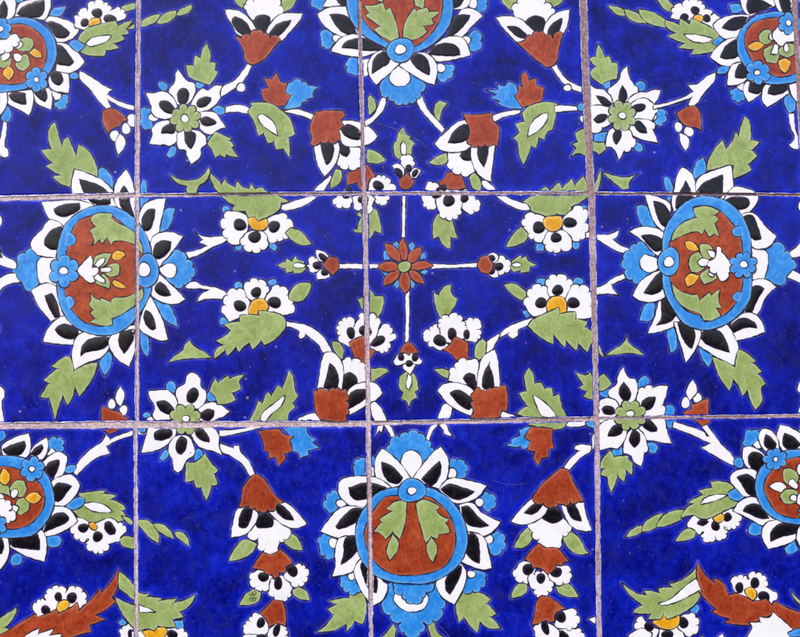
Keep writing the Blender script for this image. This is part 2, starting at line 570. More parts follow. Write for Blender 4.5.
w 145 265 200 310 285 395 250 418 190 418 130 390 110 350 120 300
k 135 335 160 310 190 335 215 378 170 380 135 355
S petal
w 55 540 70 470 110 380 125 400 170 490 200 595 160 600 100 575 65 550
k 80 480 90 450 120 470 140 540 120 548 90 520
S ring
T 0 2
b 298 256 303 150 335 40 400 -25 480 -60 550 -64 630 -38 700 20 742 90 764 160 766 340 742 410 700 475 640 540 560 573 480 570 400 540 345 485 308 400
r 338 340 348 170 375 60 410 10 460 -10 520 -28 575 -10 640 40 700 95 722 160 722 350 700 410 640 450 570 490 530 527 460 520 400 480 360 420
N b 345 75 372 72 385 85 397 102 390 125 372 134 340 132
K 372 71 386 82 397 102 390 124 370 134
N b 345 390 365 383 380 390 389 412 380 435 368 444 360 440
K 355 378 372 383 389 412 380 434 368 445
g 470 135 482 115 478 90 462 62 490 40 465 10 478 -15 520 -28 575 -22 568 -2 600 20 650 45 690 82 718 130 722 175 700 155 690 135 640 115 590 112 568 130 548 95 520 125 512 105
g 460 365 485 388 512 400 518 390 565 412 580 390 640 385 690 362 722 340 722 390 680 430 620 470 570 493 575 522 530 528 460 510 490 492 462 465 478 450 455 420 468 400
S blossom
y 570 185 590 160 625 162 637 180 610 202 580 207
y 570 318 580 300 610 312 642 338 620 345 590 337
g 540 240 575 220 605 225 610 255 600 280 570 288 540 275
g 480 225 490 188 530 170 568 172 550 215 520 245
g 480 312 530 270 560 310 560 345 525 335
w 515 245 560 240 572 255 545 265 515 262
w 485 230 510 200 540 195 530 220 505 242
w 480 292 500 272 535 300 537 318 510 312
w 402 255 430 215 468 180 478 210 475 240 502 240 505 262 480 285 490 308 465 318 425 288
S floret
F b 337 258 76 6 0
E w 334 257 22 20
S floret
T 1 2
E b 98 258 57 82
E w 83 252 28 38
M stem
T 0 2
w 20 148 45 185 100 215 98 250 50 240 -20 215 -20 188 30 192
M stem
w -10 320 50 275 98 268 110 300 128 314 70 322 35 340 15 370 5 348 -20 348
M stem
T 0 3
w -20 275 10 272 40 290 42 330 30 350 40 440 40 470 15 470 0 400 -20 380
M leaf
T 0 1
g 500 345 440 320 385 303 374 350 365 392 320 380 278 342 315 335 245 290 275 275 222 212 270 205 256 150 262 100 290 72 305 120 325 190 335 160 358 145 375 190 395 238 405 182 450 210 480 250 500 310
M leaf
T 0 3
g 365 130 330 135 272 180 305 190 235 245 262 262 218 330 262 335 280 400 292 447 310 380 330 322 352 372 378 330 390 282 412 327 450 280 485 220 502 160 440 170 385 200
M small_drop
T 0 2
E w 3 15 28 38
M small_drop
E w 0 537 20 30
M red_bud
T 0 3
E w 570 365 21 25
E w 627 393 22 25
w 592 355 588 320 610 275 632 310 628 350 612 378
r 516 465 518 390 530 375 578 395 605 400 628 425 655 430 645 460 600 492 560 510 540 500 508 480
# ---------- bottom left medallion
M stem
T 0 4
w 380 255 395 215 450 150 520 100 540 62 562 90 600 70 680 45 745 40 745 62 690 70 610 90 545 125 560 160 500 180 450 215 400 268
E b 365 235 30 20 -25
M leaf
g 380 440 430 400 405 355 470 345 540 340 530 355 592 365 565 385 610 400 640 430 620 440 668 502 620 490 600 505 570 485 555 505 530 495 530 520 480 510 420 485
w 426 407 480 398 540 415 572 445 530 450 470 440
M bud_flower
w 392 490 372 520) 382 555) 410 580) 455 578) 448 605) 475 638) 530 638) 555 605 590 592) 612 572, 632 550) 625 512) 600 500 560 475 480 500 430 480 400 470
E k 430 525 25 22
E k 500 567 24 25
k 535 500 560 495 588 530 585 555 555 555 535 530
y 455 500 480 498 500 520 490 538 465 525
M leaf
g 610 580 635 563 690 575 700 628 650 625 615 605
M chain_leaf
T 1 4
g -30 465 10 475 35 510 0 500
g 30 490 90 485 130 510 155 560 152 600 110 575 70 530
g 125 505 170 505 215 540 228 580 180 560 145 535
g 232 545 270 545 300 580 302 615 265 590 240 570
M medallion
T 0 4
S floret
E b 22 70 27 33
S floret
b 262 150 260 120) 265 90) 300 85) 325 92) 328 120) 318 152 280 160
w 250 165 275 130 297 150 285 170
S calyx
b 340 425 370 390 410 372 438 385 430 410 390 435
S floret
b 245 575 270 560 310 565 322 595 300 620 255 612
S floret
T 0 5
b 72 230 100 205 130 225 125 255 95 268 75 252
S petal
T 0 4
w -30 95 15 120 22 160 -10 185
S petal
w 30 122 80 85 163 58 172 110 160 170 110 190 40 180
k 33 140 80 115 140 98 145 130 120 165 60 167
S petal
w 167 150 200 110 250 78 258 120 237 182 195 190
k 170 160 190 135 225 115 232 135 205 168
S petal
w 230 200 270 165 310 150 354 175 345 220 325 272 290 285 255 250
k 245 230 270 198 312 190 310 220 285 280 262 270
S petal
w 270 300 320 270 370 262 412 310 405 345 370 390 330 420 280 422 270 350
k 285 322 310 303 375 318 350 350 310 395 283 385
S petal
w 270 425 330 420 370 440 402 490 370 520 300 555 225 570 235 520
k 235 545 265 475 320 448 355 465 355 490 300 520
S petal
T 0 5
w 60 170 80 120 210 85 240 110 252 180 238 247 160 225
k 65 150 100 110 205 110 217 150 215 190 160 185 90 175
S petal
w -30 110 50 120 68 180 55 240 25 285 -30 250
k -20 130 25 130 40 165 30 208 -10 195
S ring
T 0 4
b -60 175 60 170 130 178 200 215 250 260 283 340 285 420 245 500 190 555 120 572 40 572 -60 565 -120 500 -120 250
r -40 228 60 223 130 245 190 280 232 330 240 400 215 460 150 515 60 530 -30 505 -80 400
S blossom
g 65 330 100 292 140 292 152 340 130 372 100 370
g 105 385 140 375 167 400 162 435 120 462 95 440
g -5 320 30 303 65 320 70 370 30 355 0 370
E w 92 355 18 23 20
E w 92 430 22 18
E w 20 373 20 20
w -20 430 10 400) 50 390) 75 410) 65 440) 98 460) 75 490) 40 485) 10 460
y 20 270 35 232 60 245 72 285 50 315 28 305
y 143 375 190 348 228 372 200 402 160 397
S floret
F b 180 235 60 6 10
E w 178 235 15 15
S floret
F b 5 508 52 6 0
E w 5 508 15 15
# ---------- bottom left corner
M bud_flower
T 0 5
w 205 520 188 490) 200 448) 245 435) 250 405) 275 380) 312 372) 345 395, 355 380) 390 375) 425 395) 440 430) 430 460 400 490 300 520
E k 307 420 18 22
E k 373 425 23 27
E k 245 485 22 22
y 298 475 318 440 352 438 362 460 340 487 310 497
M red_leaf
r -30 650 0 600 70 575 130 540 195 500 205 520 270 495 300 478 305 502 370 470 400 445 410 488 430 465 470 430 510 378 520 398 570 340 600 280 608 320 595 380 572 425 592 445 530 490 490 510 537 530 460 560 470 592 400 610 320 640 300 680 -30 690
w 110 650 160 600 215 573 208 602 288 573 265 608 325 600 290 650
M leaf
g -30 510 0 540 40 510 80 487 105 465 100 500 60 560 45 570 70 580 0 612 -30 612
M small_drop
E g 2 347 12 12
M bud_flower
T 0 5
w 615 640 610 600) 640 560) 680 570 700 600 700 650 660 680 620 680
E k 665 605 17 24
b 602 545 620 528 642 540 640 555 615 562
M bud_flower
T 1 5
w 20 590 60 580 190 575 240 573) 280 590) 278 660 20 660
y 70 590 120 575 185 565 195 595 180 620 140 645 100 625
E k 220 605 25 22
b 225 540 275 532 277 570 240 577
M leaf
g -42 290 -5 320 40 372 60 400 112 403 95 418 172 428 155 440 242 428 228 448 290 430 335 406 310 460 255 495 280 518 222 530 238 570 150 562 130 587 95 578 45 592 0 540 -50 460 -62 420 -20 440 30 460 40 442 0 412 -42 380
w 55 458 100 475 142 494 60 496
# ---------- yellow eyed flowers, left centre
M stem
T 1 2
w 325 58 350 78 400 90 490 82 490 108 420 140 360 175 300 197 283 165 330 158 388 135 352 118 368 105
M stem
w 280 335 322 308 370 328 440 340 490 372 488 405 440 395 380 398 343 413 358 375 398 352 350 345 300 345
M eyed_flower
b 520 110 550 110 562 130 555 158 530 157
b 685 125 700 105 735 140 725 162 695 142
T 1 1
E b 483 505 22 20
S petal
w 600 540 550 515 505 512) 475 545) 475 600) 490 645) 560 660 585 620
E k 552 579 32 28
S petal
w 680 545 700 535 745 525) 785 548) 800 610) 765 645) 735 655) 690 650 660 600
E k 720 587 28 28
S petal
T 1 2
w 585 70 562 95) 572 135) 612 160) 655 152) 688 112 680 75 645 60 610 60
E k 625 92 30 28
S centre
T 1 1
y 590 550 620 535 680 540 690 580 665 605 620 603 598 580
M leaf
T 2 2
g 128 72 155 45 200 60 235 95 260 127 210 132 165 112
M saw_leaf
T 1 1
g 400 298 415 330 440 352 462 380 478 350 500 380 530 392 540 360 565 390 598 402 605 376 628 402 658 395 680 412 740 435 795 465 755 472 748 500 700 535 640 560 625 538 590 542 580 512 512 508 525 485 490 465 440 415 410 370
K 408 312 405 350 422 385 450 420
M small_leaf
g 205 330 250 352 300 360 350 350 400 296 405 325 385 365 350 390 340 425 290 425 292 388 240 372
M stem
T 2 2
w 125 505 180 512 250 530 310 575 348 630 360 660 315 660 290 620 255 590 228 570 225 578 210 592 195 585 195 555 160 537 125 532
M eyed_flower
T 1 2
E b 545 335 22 26
E b 712 313 22 18
b 450 500 470 485 505 505 490 522 455 520
S petal
w 500 510 472 470) 480 425) 490 378) 535 350) 585 385 610 430 600 480 550 490
E k 552 430 32 25 15
S petal
w 590 390 575 350) 600 310) 642 305) 682 330) 685 365 665 405 620 405
E k 632 363 25 25
S petal
w 672 400 710 345) 750 335) 785 375) 810 420) 800 468 740 480 690 465 675 430
E k 722 413 33 27
S centre
y 595 470 595 440 610 408 640 393 675 400 692 440 660 470
M leaf
T 2 2
g 145 395 150 360 190 320 250 315 257 335 220 400 180 410
M saw_leaf
T 1 2
g 425 692 430 650 470 620 430 600 480 575 505 548 472 522 550 505 552 475 645 475 642 452 700 458 755 473 778 510 768 550 720 597 670 624 658 600 612 644 600 612 570 632 547 658 533 632 492 675 480 645
M small_leaf
T 1 3
g 193 162 240 120 268 100 280 75 302 50 330 80 380 110 417 140 340 140 260 147
M stem
T 2 3
w 150 460 210 425 280 408 303 430 290 460 220 470
M cluster_flower
g 355 55 395 60 415 100 408 148 385 128 365 95
S petal
w 395 160 420 143) 455 150) 500 160) 518 190) 520 265 480 285 430 295
k 405 290 415 225 450 210 482 240 472 275 430 292
S petal
w 283 295 295 220 318 118 360 110 400 145 415 200 405 300 350 300
k 315 285 330 230 345 165 368 180 390 230 383 290 350 295
S petal
w 435 300 470 270 520 256 572 262 607 310 580 340 530 370 460 410 430 418 420 350
k 430 360 455 305 520 290 525 330 490 360 440 390
S calyx
r 268 295 285 300) 315 292 345 302) 372 290) 400 300 425 290 434 320) 425 350) 432 385) 425 420 432 447 370 450 300 440 275 395
M leaf
g -55 448 -25 400 -7 345 15 358 43 302 60 322 93 270 112 287 130 240 145 196 168 230 178 300 192 325 166 360 180 382 148 408 145 445 30 465
w 5 445 15 410 60 370 128 320 110 370 60 415 25 452
M stem
T 1 4
w 450 45 560 37 680 12 690 25 620 42 540 62 450 78
M leaf_pair
T 2 4
b 105 30 180 26 240 32 240 60 278 92 262 105 300 130 240 145 245 167 200 182 190 155 160 145 145 100 150 70
r -10 48 60 40 100 37 125 65 172 75 150 92 157 118 165 147 125 160 130 187 95 220 80 175 48 187 45 150 22 145 20 110 0 60
# ---------- daisy LL
M daisy
T 1 3
E b 213 282 27 30
E b 413 328 27 26
E b 95 420 20 16
E w 115 440 20 14
T 1 4
b 155 185 175 150 195 135 202 170 177 192
E b 350 170 25 33
E b 74 43 19 15
S petal
T 1 3
w 265 380 240 340 240 290 282 262 290 225 320 208 355 235 362 278 385 300 388 330 360 385 320 385
k 290 330 300 300 325 283 347 300 342 340 315 362 295 350
S petal
w 100 300 150 295 200 298 240 335 245 385 235 440 160 442) 125 410, 132 370 108 335
k 142 355 185 348 222 378 232 410 200 415 160 395
S petal
w 345 395 400 355 440 360 502 400 475 425 445 435 400 455 350 445
k 358 410 390 390 425 395 420 430 390 448 365 435
S petal
T 1 4
w 235 30 100 25 90 75 63 157 140 145 190 120 240 65
k 133 60 160 40 215 42 217 72 170 95 135 90
S petal
w 235 75 205 110 200 150 220 190 225 235 247 254 270 235 290 195 328 165 328 130 300 75
k 240 105 262 75 290 90 285 140 262 165 240 145
K 308 152 312 158
S petal
w 310 60 345 120 385 140 425 150 467 170 450 120 452 90 445 60 415 30 320 25
k 330 45 365 33 400 80 402 105 370 97 340 75
S centre
T 1 3
F g 284 440 78 8 0
E w 287 437 20 17
M leaf
g 430 238 445 260 495 222 502 238 577 218 548 250 557 292 515 310 533 345 480 365 440 365 430 330 400 300
M leaf
T 1 4
g 288 200 330 200 380 158 410 200 447 240 425 260 445 312 412 318 388 394 362 325 335 328 325 292 285 300
M stem
w 453 108 520 132 525 118 550 120 557 150 600 200 628 262 600 270 560 210 500 168 463 152
# ---------- tulip BL with pendant buds
M tulip
T 2 5
g 118 150 150 103 190 130 215 190 165 187
T 1 5
g 495 245 520 190 560 143 590 138 638 160 610 205 560 235
T 2 5
g 163 390 190 368 230 390 250 437 210 435 172 415
S petal
T 1 5
w 590 110 610 70 720 40 785 70) 770 140) 748 150 738 185) 710 208) 670 192) 640 165, 640 135) 590 110
k 640 20 680 0 715 38 710 78 650 82 632 70
S petal
T 1 4
w 540 432 610 415 640 450 630 500 580 555 508 572 515 510
k 570 430 590 418 612 425 612 460 585 520 560 524 546 515 550 470
S petal
T 2 4
w 35 435 80 415 128 398 190 450 237 505 180 527 130 517 80 480
k 80 415 100 405 150 450 172 487 130 482 90 450
S calyx
r -27 262 -47 280 -77 320 -87 370 -100 425 -70 420 -50 412) -20 428) 5 440) 40 430) 80 428 90 405 122 400 70 350 30 290 0 265
M pendant_bud
T 1 5
S petal
w 650 285 615 302) 605 335) 625 375) 662 388) 700 365 712 320 670 295
E k 667 323 25 23
S petal
w 700 345 695 390) 720 420) 762 438) 802 400 808 370 780 320 740 315 712 325
E k 740 352 20 32
S petal
T 2 5
w 120 315 150 275 185 262) 228 280) 235 320) 222 350) 195 365) 155 352 130 335
E k 163 292 25 30 -20
S calyx
T 1 5
r 613 280 640 230 665 200 710 210 750 185 790 220 812 255 778 272 778 302 745 300 740 320 718 332 710 310 685 310 670 292 640 285
M eyed_leaf
g 548 462 575 410 620 382 658 400 645 440 600 460
K 598 402 601 411 608 415 614 411 615 403 611 394
K 615 403 620 412 627 411 632 403 629 394 622 390
K 602 438 600 430 606 425 613 428 614 436 609 443
K 613 428 621 424 628 429 627 438 620 442
M pendant_bud
S petal
w 640 625 600 605) 570 575) 600 540) 610 515) 645 505) 690 560 690 590
E k 655 548 18 27 20
S petal
w 650 610 580 605) 568 650 600 690 690 690 690 640
k 625 625 650 605 680 610 685 640 650 660 625 640
S petal
w 690 630 690 590 720 560) 765 560) 780 610) 775 680 690 680
E k 733 583 16 32 15
S calyx
r 650 500 690 460 715 432 765 445 778 500 777 568 740 550 720 555 695 570 685 540
# ---------- bottom centre medallion
M stem
T 2 3
w 545 370 568 350 600 385 640 470 582 470
T 2 4
w 612 20 640 20 672 85 668 115 650 80
w 582 22 612 22 602 58 590 48 572 74
M stem
T 3 3
w 300 365 265 362 250 380 222 450 278 450 305 382
T 3 4
w 170 100 180 60 205 15 238 15 200 62 192 115 180 115
w 232 18 270 15 285 45 305 77 262 62 258 45
M leaf
T 2 5
g 500 398 445 400 440 425 342 440 380 458 335 480 365 508 325 560 278 595 360 588 390 575 428 555 430 592 470 540 510 557 530 470 515 410
M leaf
T 3 5
g 340 400 400 393 460 408 492 432 472 455 522 505 490 518 542 577 480 575 438 545 425 597 385 560 360 522 335 547 318 470
M leaf
g 178 545 210 538 235 600 285 630 300 670 220 670 190 600
M leaf
T 2 5
g 575 640 620 600 657 553 672 580 660 650 600 660
M medallion
T 2 4
S floret
b 475 275 465 240) 470 215) 490 188) 525 192) 570 185 580 240 540 280
E w 545 250 28 28
S floret
b 345 455 328 430) 330 385) 350 355) 388 352 400 390 375 440
E w 402 405 25 20
S floret
T 2 5
b 300 210 292 160) 305 125) 350 120 378 150 370 225 350 235) 325 215)
E w 365 155 22 28
S floret
b 400 350 398 325) 430 310 470 320 500 395 475 405) 440 395) 412 375)
E w 455 318 20 22
S floret
T 3 4
b 280 250 290 200) 325 195) 365 210) 368 250) 350 282 300 280
E w 300 257 26 25
S floret
b 440 400 455 355) 485 360) 512 395) 495 432) 465 438
E w 435 400 20 22
S floret
T 3 5
b 475 120 510 105) 540 110) 557 150) 545 190) 490 207 478 170
E w 480 138 24 24
S floret
b 350 340 400 290 455 300) 460 330) 442 375) 400 392) 350 385
E w 395 310 22 18
S calyx
T 3 4
b 0 215 -7 165) -5 115) 45 80) 85 60) 135 62) 168 95) 195 130) 208 165 170 230 100 260 50 260
w 95 285 55 235 50 190 75 150 115 145 150 180 150 225 118 285
S calyx
T 3 5
b 20 340 -20 365 -30 430) 0 510) 50 545) 65 595) 145 595) 158 545) 205 540) 248 480) 245 410 215 345 100 330
w 22 405 15 440 60 485 110 495 160 480 185 430 170 402 110 390 60 395
b 5 345 15 375) 60 405) 75 435) 110 450) 155 425) 165 395) 210 355 150 335 60 335
S petal
T 2 4
w 602 133 570 190 570 270 600 310 640 330 700 310 745 280 700 215 650 165
k 600 200 650 220 705 275 685 305 640 300 610 260
S petal
w 400 290 450 272 530 270 590 283 650 325 560 380 530 425 470 427 420 395 388 350
k 440 325 455 322 500 305 560 305 625 325 575 365 540 378 480 387 450 370
S petal
w 300 540 350 470 400 425 450 415 515 425 510 490 485 565 400 577
k 375 515 420 460 460 428 510 430 495 480 450 510 390 530
S petal
T 2 5
w 353 322 375 260 370 210 390 135 440 120 490 130 510 230 470 290
k 415 200 415 150 440 120 480 125 485 180 450 230 400 262
S petal
w 465 290 500 230 560 280 610 345 632 365 610 430 555 465 520 420 490 370
k 498 260 515 245 560 295 580 335 577 400 545 390 510 320
S petal
T 3 4
w 100 290 150 220 200 160 245 123 280 180 285 230 270 290 235 335 170 310
k 150 285 180 250 240 195 248 230 230 290 195 325
S petal
w 235 335 280 285 330 280 472 315 430 370 370 400 310 400
k 245 335 290 308 350 325 412 345 380 370 315 385
S petal
w 335 410 400 402 450 450 542 495 490 550 440 567 370 545
k 345 422 380 418 430 470 482 512 430 522 370 500
S petal
T 3 5
w 365 100 430 110 465 140 480 200 497 278 450 287 335 245 355 200
k 370 200 375 120 400 103 430 140 435 258 400 240
S petal
w 220 350 240 330 340 255 372 300 355 380 312 457 250 420
k 268 380 275 320 335 262 348 275 335 330 290 408
S ring
T 3 4
b 101 325 200 330 280 375 345 455 377 560 365 650 320 720 250 770 180 795 100 798 0 788 -80 755 -140 690 -172 600 -168 500 -120 410 -70 355 0 328
r 101 365 180 370 240 405 290 465 318 560 305 650 260 715 190 745 100 757 10 750 -60 710 -110 640 -132 560 -115 490 -80 430 -30 375 30 365
S leaf_spray
g 120 405 165 385 242 420 222 438 242 460 288 480 268 498 293 547 235 555 228 578 200 568 170 600 140 500
g 175 612 200 568 225 610 225 645 205 697 180 650
g 80 395 25 392 -22 430 5 442 -55 480 -45 497 -88 545 -50 553 -28 583 8 545 45 578 68 510
T 2 5
g 625 185 655 112 685 150 675 200 640 242 628 210
S floret
T 3 4
E b 103 340 67 60
E w 103 342 22 20
# ---------- top centre medallion
M stem
T 3 1
w 125 -30 150 -65 180 5 235 70 268 108 252 127 190 65
M stem
T 2 1
w 520 95 520 70 560 40 600 -40 625 -65 615 5 560 72
M leaf
g 540 40 532 -40 545 -62 572 -25 572 12
M leaf
T 3 0
g 215 590 215 540 240 515 278 530 250 572 240 618
M medallion
S floret
T 2 0
b 265 -20 300 -30 340 -5 350 30 300 75 272 58) 260 20)
S floret
b 305 235 302 202) 330 168) 358 185 380 220 352 255) 322 252)
E w 382 210 25 18
S floret
b 430 325 445 302 490 305 515 350 490 390 450 382) 432 350)
w 500 315 560 305 545 375 520 398 498 380
S floret
T 3 0
b 385 80 420 -20 460 10) 470 40) 445 75) 395 75
E w 402 35 24 30
S floret
b 372 205 400 175) 430 180) 440 220) 420 268) 380 250
E w 370 217 24 20
S floret
b 225 400 250 335 300 338) 305 372) 280 405) 235 412
E w 245 355 24 22
S calyx
b -52 430 -50 480) -10 492) 15 518) 60 528) 90 525) 125 505) 145 475) 160 425) 125 390 60 330 0 370
w 35 335 0 380 -8 415 15 440 40 446 75 440 97 410 85 375 55 335
S petal
T 2 0
w 310 60 340 0 360 -30 420 -30 460 60 400 57 345 55
k 362 -10 440 -30 450 60 400 45
S petal
w 283 90 340 60 400 52 450 65 490 190 430 203 380 192 320 150
k 345 92 400 92 445 115 480 190 420 187 380 150
S petal
w 353 275 370 240 410 203 490 190 570 235 640 275 580 280 500 302 430 295
k 405 258 430 225 510 208 570 235 612 265 540 272 470 262
S petal
w 535 330 560 290 600 268 650 280 690 335 575 440 540 390
k 553 385 565 310 610 272 637 290 637 330 600 355
S petal
T 3 0
w 295 65 320 0 330 -30 385 -30 398 0 370 70
k 300 60 315 -10 365 -20 345 45
S petal
w 270 210 320 110 350 68 400 62 453 100 400 150 335 212
k 275 200 310 110 340 93 390 97 370 135 310 192
S petal
w 170 285 250 215 300 198 360 213 392 293 350 305 280 320 200 320
k 180 288 220 245 280 233 330 253 340 292 280 297
S petal
w 40 345 100 285 150 278 200 298 228 350 215 440 160 420 100 385
k 95 310 130 285 175 308 192 360 187 392 125 355
S ring
b -215 -90 -218 0 -212 80 -175 155 -120 205 -20 260 50 290 110 285 180 255 240 210 285 150 305 80 302 0 295 -90
r -165 -90 -162 20 -147 90 -112 150 -60 198 0 238 50 260 115 250 170 215 215 165 247 100 256 0 250 -90
S leaf_spray
T 2 0
g 513 47 560 48 605 32 622 72 645 60 688 205 650 225 590 195 562 165 595 152 540 115 522 100 540 85
g 565 -20 640 -30 605 32 575 25
T 3 0
g 60 205 60 165 80 110 115 60 128 75 180 58 188 80 238 80 202 115 212 140 158 150 180 178 145 205 95 220
g 108 -25 170 -30 158 65 120 50
S floret
E b 47 268 67 60
E w 47 265 28 25
# ---------- tulip TR
M stem
T 4 0
w 140 345 165 333 200 390 250 430 330 462 330 485 240 458 185 412
E w 222 452 19 18
M tulip
T 3 0
g 530 -10 600 0 635 50 605 82 555 42
T 4 0
g 125 -10 208 -15 192 35 150 57 112 35
S petal
w -25 120 -45 75) -25 35) 25 10) 85 10) 110 38) 145 60) 152 95, 110 150 40 130
k 10 130 50 100 100 108 117 145 80 180 45 165
S petal
w -132 108 -77 98 -7 115 43 160 68 187 -10 232 -72 185
k -77 152 -27 153 20 190 12 210 -27 200
S petal
w 102 190 110 145 150 93 233 66 225 130 195 195 140 202
k 122 185 140 145 197 108 190 150 165 192 140 200
S calyx
r -30 228 5 222 20 205) 50 200) 80 177) 108 198) 150 212) 200 185 180 260 165 330 120 352 60 310 0 255
M leaf_pair
T 3 0
b 463 463 530 462 522 430 560 442 578 425 615 440 630 490 645 557 580 552 522 530 535 517 488 502 520 485
r 608 490 625 472 625 440 650 448 640 400 662 370 682 415 717 403 715 440 755 452 740 520 645 548
M stem
w 496 592 550 570 640 560 630 580 560 595 508 624
M leaf
T 3 1
g 600 152 632 125 612 82 655 70 645 30 665 5 700 -15 760 -27 824 -17 812 40 797 112 768 125 757 162 728 150 715 200 690 192 675 240 652 284 628 230 622 172
w 672 145 690 80 740 35 773 30 762 75 720 120
M stem
T 4 0
w 158 540 200 538 270 545 275 562 200 570 160 574
E b 290 548 20 22
# ---------- cluster flower row one right
M stem
T 3 1
w 440 365 468 360 525 410 600 455 682 482 684 505 630 505 560 470 510 435 455 390
M cluster_flower
g 183 273 230 240 272 223 285 265 240 287
g 385 345 410 318 442 360 442 412 400 400
S petal
w 280 255 278 222) 320 200 395 195 410 280 415 312 385 332) 345 325) 302 305) 280 270
k 338 240 365 203 395 195 392 262 362 262
S petal
w 213 180 260 130 330 72 385 62 395 120 395 190 330 222 250 213
k 280 175 310 120 355 85 382 90 382 150 340 175
S petal
w 400 180 392 240 428 330 492 367 500 290 515 180 450 180
k 425 185 482 180 475 240 458 297 430 250
S calyx
r 353 32 400 37 500 28 500 62 532 100 523 192 500 182) 462 180) 430 188) 395 185) 378 155 388 115 372 75
# ---------- daisy TR
M daisy
T 4 0
b 393 435 430 415 435 450 410 458
E b 580 445 27 28
b 645 575 680 553 700 590 690 620 655 610
E w 322 605 40 25
T 4 1
b 650 80 645 45 670 10) 702 40) 690 78) 665 88)
E w 640 47 22 18
b 348 168 355 130 430 118 400 168 370 177
b 545 162 590 190 592 215 565 220 548 195
S petal
T 4 0
w 450 530 432 490) 435 450 475 410 485 375 517 343 527 400 552 440) 545 500 510 530
k 475 520 475 480 490 440 515 490 500 525
S petal
w 520 560 520 510 570 475 610 475 640 462 680 462 670 500 652 530 657 560 600 600 540 590
k 540 550 555 525 600 513 612 530 590 560 560 572
S petal
w 318 420 330 432 360 455 400 463 440 508 440 575 380 562 322 550
k 362 492 400 498 440 530 425 545 390 532
S petal
T 4 1
w 520 70 520 0 590 -45 650 -10) 655 30 640 60 620 85 560 70
E k 572 3 33 20 -12
S petal
w 300 60 322 5 375 -10 440 15 440 75 390 103) 335 115
k 350 60 380 35 418 40 405 65 370 80
S petal
w 505 110 540 65 610 60 643 75) 640 110 668 177 605 165 560 150 525 130
k 545 80 570 68 605 100 612 130 570 120
S petal
w 430 110 480 95 525 110 543 150) 535 200) 500 215 472 264 445 205 408 195 412 150
k 443 150 455 115 485 115 483 150 460 187
S centre
F g 489 43 72 8 5
E w 490 43 20 17
M leaf
T 4 0
g 350 412 330 380 358 348 325 308 360 298 372 233 405 300 430 298 440 328 467 330 465 410 420 420 390 437
M leaf
T 4 1
g 238 245 265 200 242 180 272 172 258 130 300 103 345 165 400 172 410 205 375 237 350 218 320 222 305 242 280 228
M stem
T 5 0
w 45 538 140 518 200 495 240 470 213 436 262 432 310 395 352 376 348 415 295 480 244 545 215 538 234 500 180 520 100 545 45 560
b 356 382 370 350 422 343 405 380 370 386
M red_bud
T 5 1
E w 170 97 20 26
E w 220 120 25 26
w 175 125 220 150 222 185 205 217 180 180
r 158 30 200 5 250 -8 275 25 282 117 250 100 215 95 180 72
M saw_leaf
T 4 1
g 0 465 60 425 115 388 135 410 180 368 195 400 243 350 258 385 300 336 320 380 325 440 290 465 240 490 238 530 165 525 152 555 100 530 45 512 32 485
M small_leaf
g 345 420 385 306 388 345 370 412
g 388 316 440 332 500 345 578 323 530 362 525 398 495 407 440 365
# ---------- yellow eyed flowers, right centre
M eyed_flower
T 4 1
E b 302 495 18 14
T 4 2
b 65 142 80 108 112 120 105 158 75 162
E b 262 130 20 22
S petal
w 118 0 60 -22) 10 0) 8 40) 30 75) 55 100) 110 100 125 60
E k 80 45 30 28
S petal
w 195 10 245 -45) 300 -45) 325 -15 310 20) 310 70) 285 102) 240 95 205 65
E k 233 20 32 25
S petal
w 125 65 108 100) 112 130) 150 160) 190 152) 243 130 240 95 205 60 165 58
E k 165 95 25 25
S centre
T 4 1
y 100 565 115 540 190 535 197 580 160 612 118 600
M leaf
T 3 2
g 563 140 590 90 640 38 675 75 660 112 610 137
M leaf
g 553 325 600 318 650 345 685 382 662 405 610 387
M stem
w 465 640 520 578 580 530 640 505 700 488 705 512 640 540 625 550 625 575 600 590 578 578 578 565 520 598 485 640
T 3 3
w 465 110 460 70 520 25 540 20 520 60 490 105
M leaf
g 410 130 415 80 450 42 470 60 460 125 425 152
M eyed_flower
T 4 2
E b 95 312 25 22
E b 272 308 25 20
b -5 455 30 453 52 470 20 490
S petal
w 50 480 15 430) 28 385) 45 345) 95 333) 130 370 140 430 110 465
E k 92 415 30 25
S petal
w 130 380 122 335) 130 295) 168 283) 220 300) 247 335 220 390 150 385
E k 173 352 27 25
S petal
w 205 410 235 345) 280 333) 327 360) 332 430) 320 492 260 490 205 450
E k 250 415 32 25
S centre
y 118 440 120 412 140 388 185 382 215 408 214 470 150 475 125 460
M saw_leaf
g 25 530 45 500 100 472 178 435 182 470 260 457 262 492 322 507 308 532 350 560 350 600 335 620 320 660 275 612 265 650 215 602 208 634 152 570 150 620 95 590
M stem
w 345 70 420 78 475 53 470 82 448 103 480 128 535 152 500 172 430 142 370 107 345 105
w 310 70 335 65 335 97 312 95
M stem
w 345 350 400 325 450 290 520 263 532 285 480 307 440 325 445 345 480 380 420 370 345 380
M small_leaf
T 4 3
g 403 127 440 100 490 70 515 23 525 65 570 95 600 127 520 115 460 122
g 372 50 385 90 405 137 380 120
# ---------- cluster flower lower right
M stem
T 3 3
w 538 392 580 410 650 430 640 450 540 445
M cluster_flower
g 213 195 245 188 292 200 292 242 250 227
S petal
w 280 250 290 215) 315 185) 330 158) 370 148 400 145) 428 155 440 200 425 300 370 275
k 355 240 375 213 412 220 422 285 400 292 370 260
S petal
w 228 300 260 265 330 260 400 290 425 350 400 410 395 422 330 397 280 362
k 288 310 330 295 380 320 415 360 385 395 340 370
S petal
w 420 290 430 200 450 135 512 93 530 170 537 300 470 310
k 450 280 455 220 480 168 500 220 508 285 480 297
K 485 155 485 170
S calyx
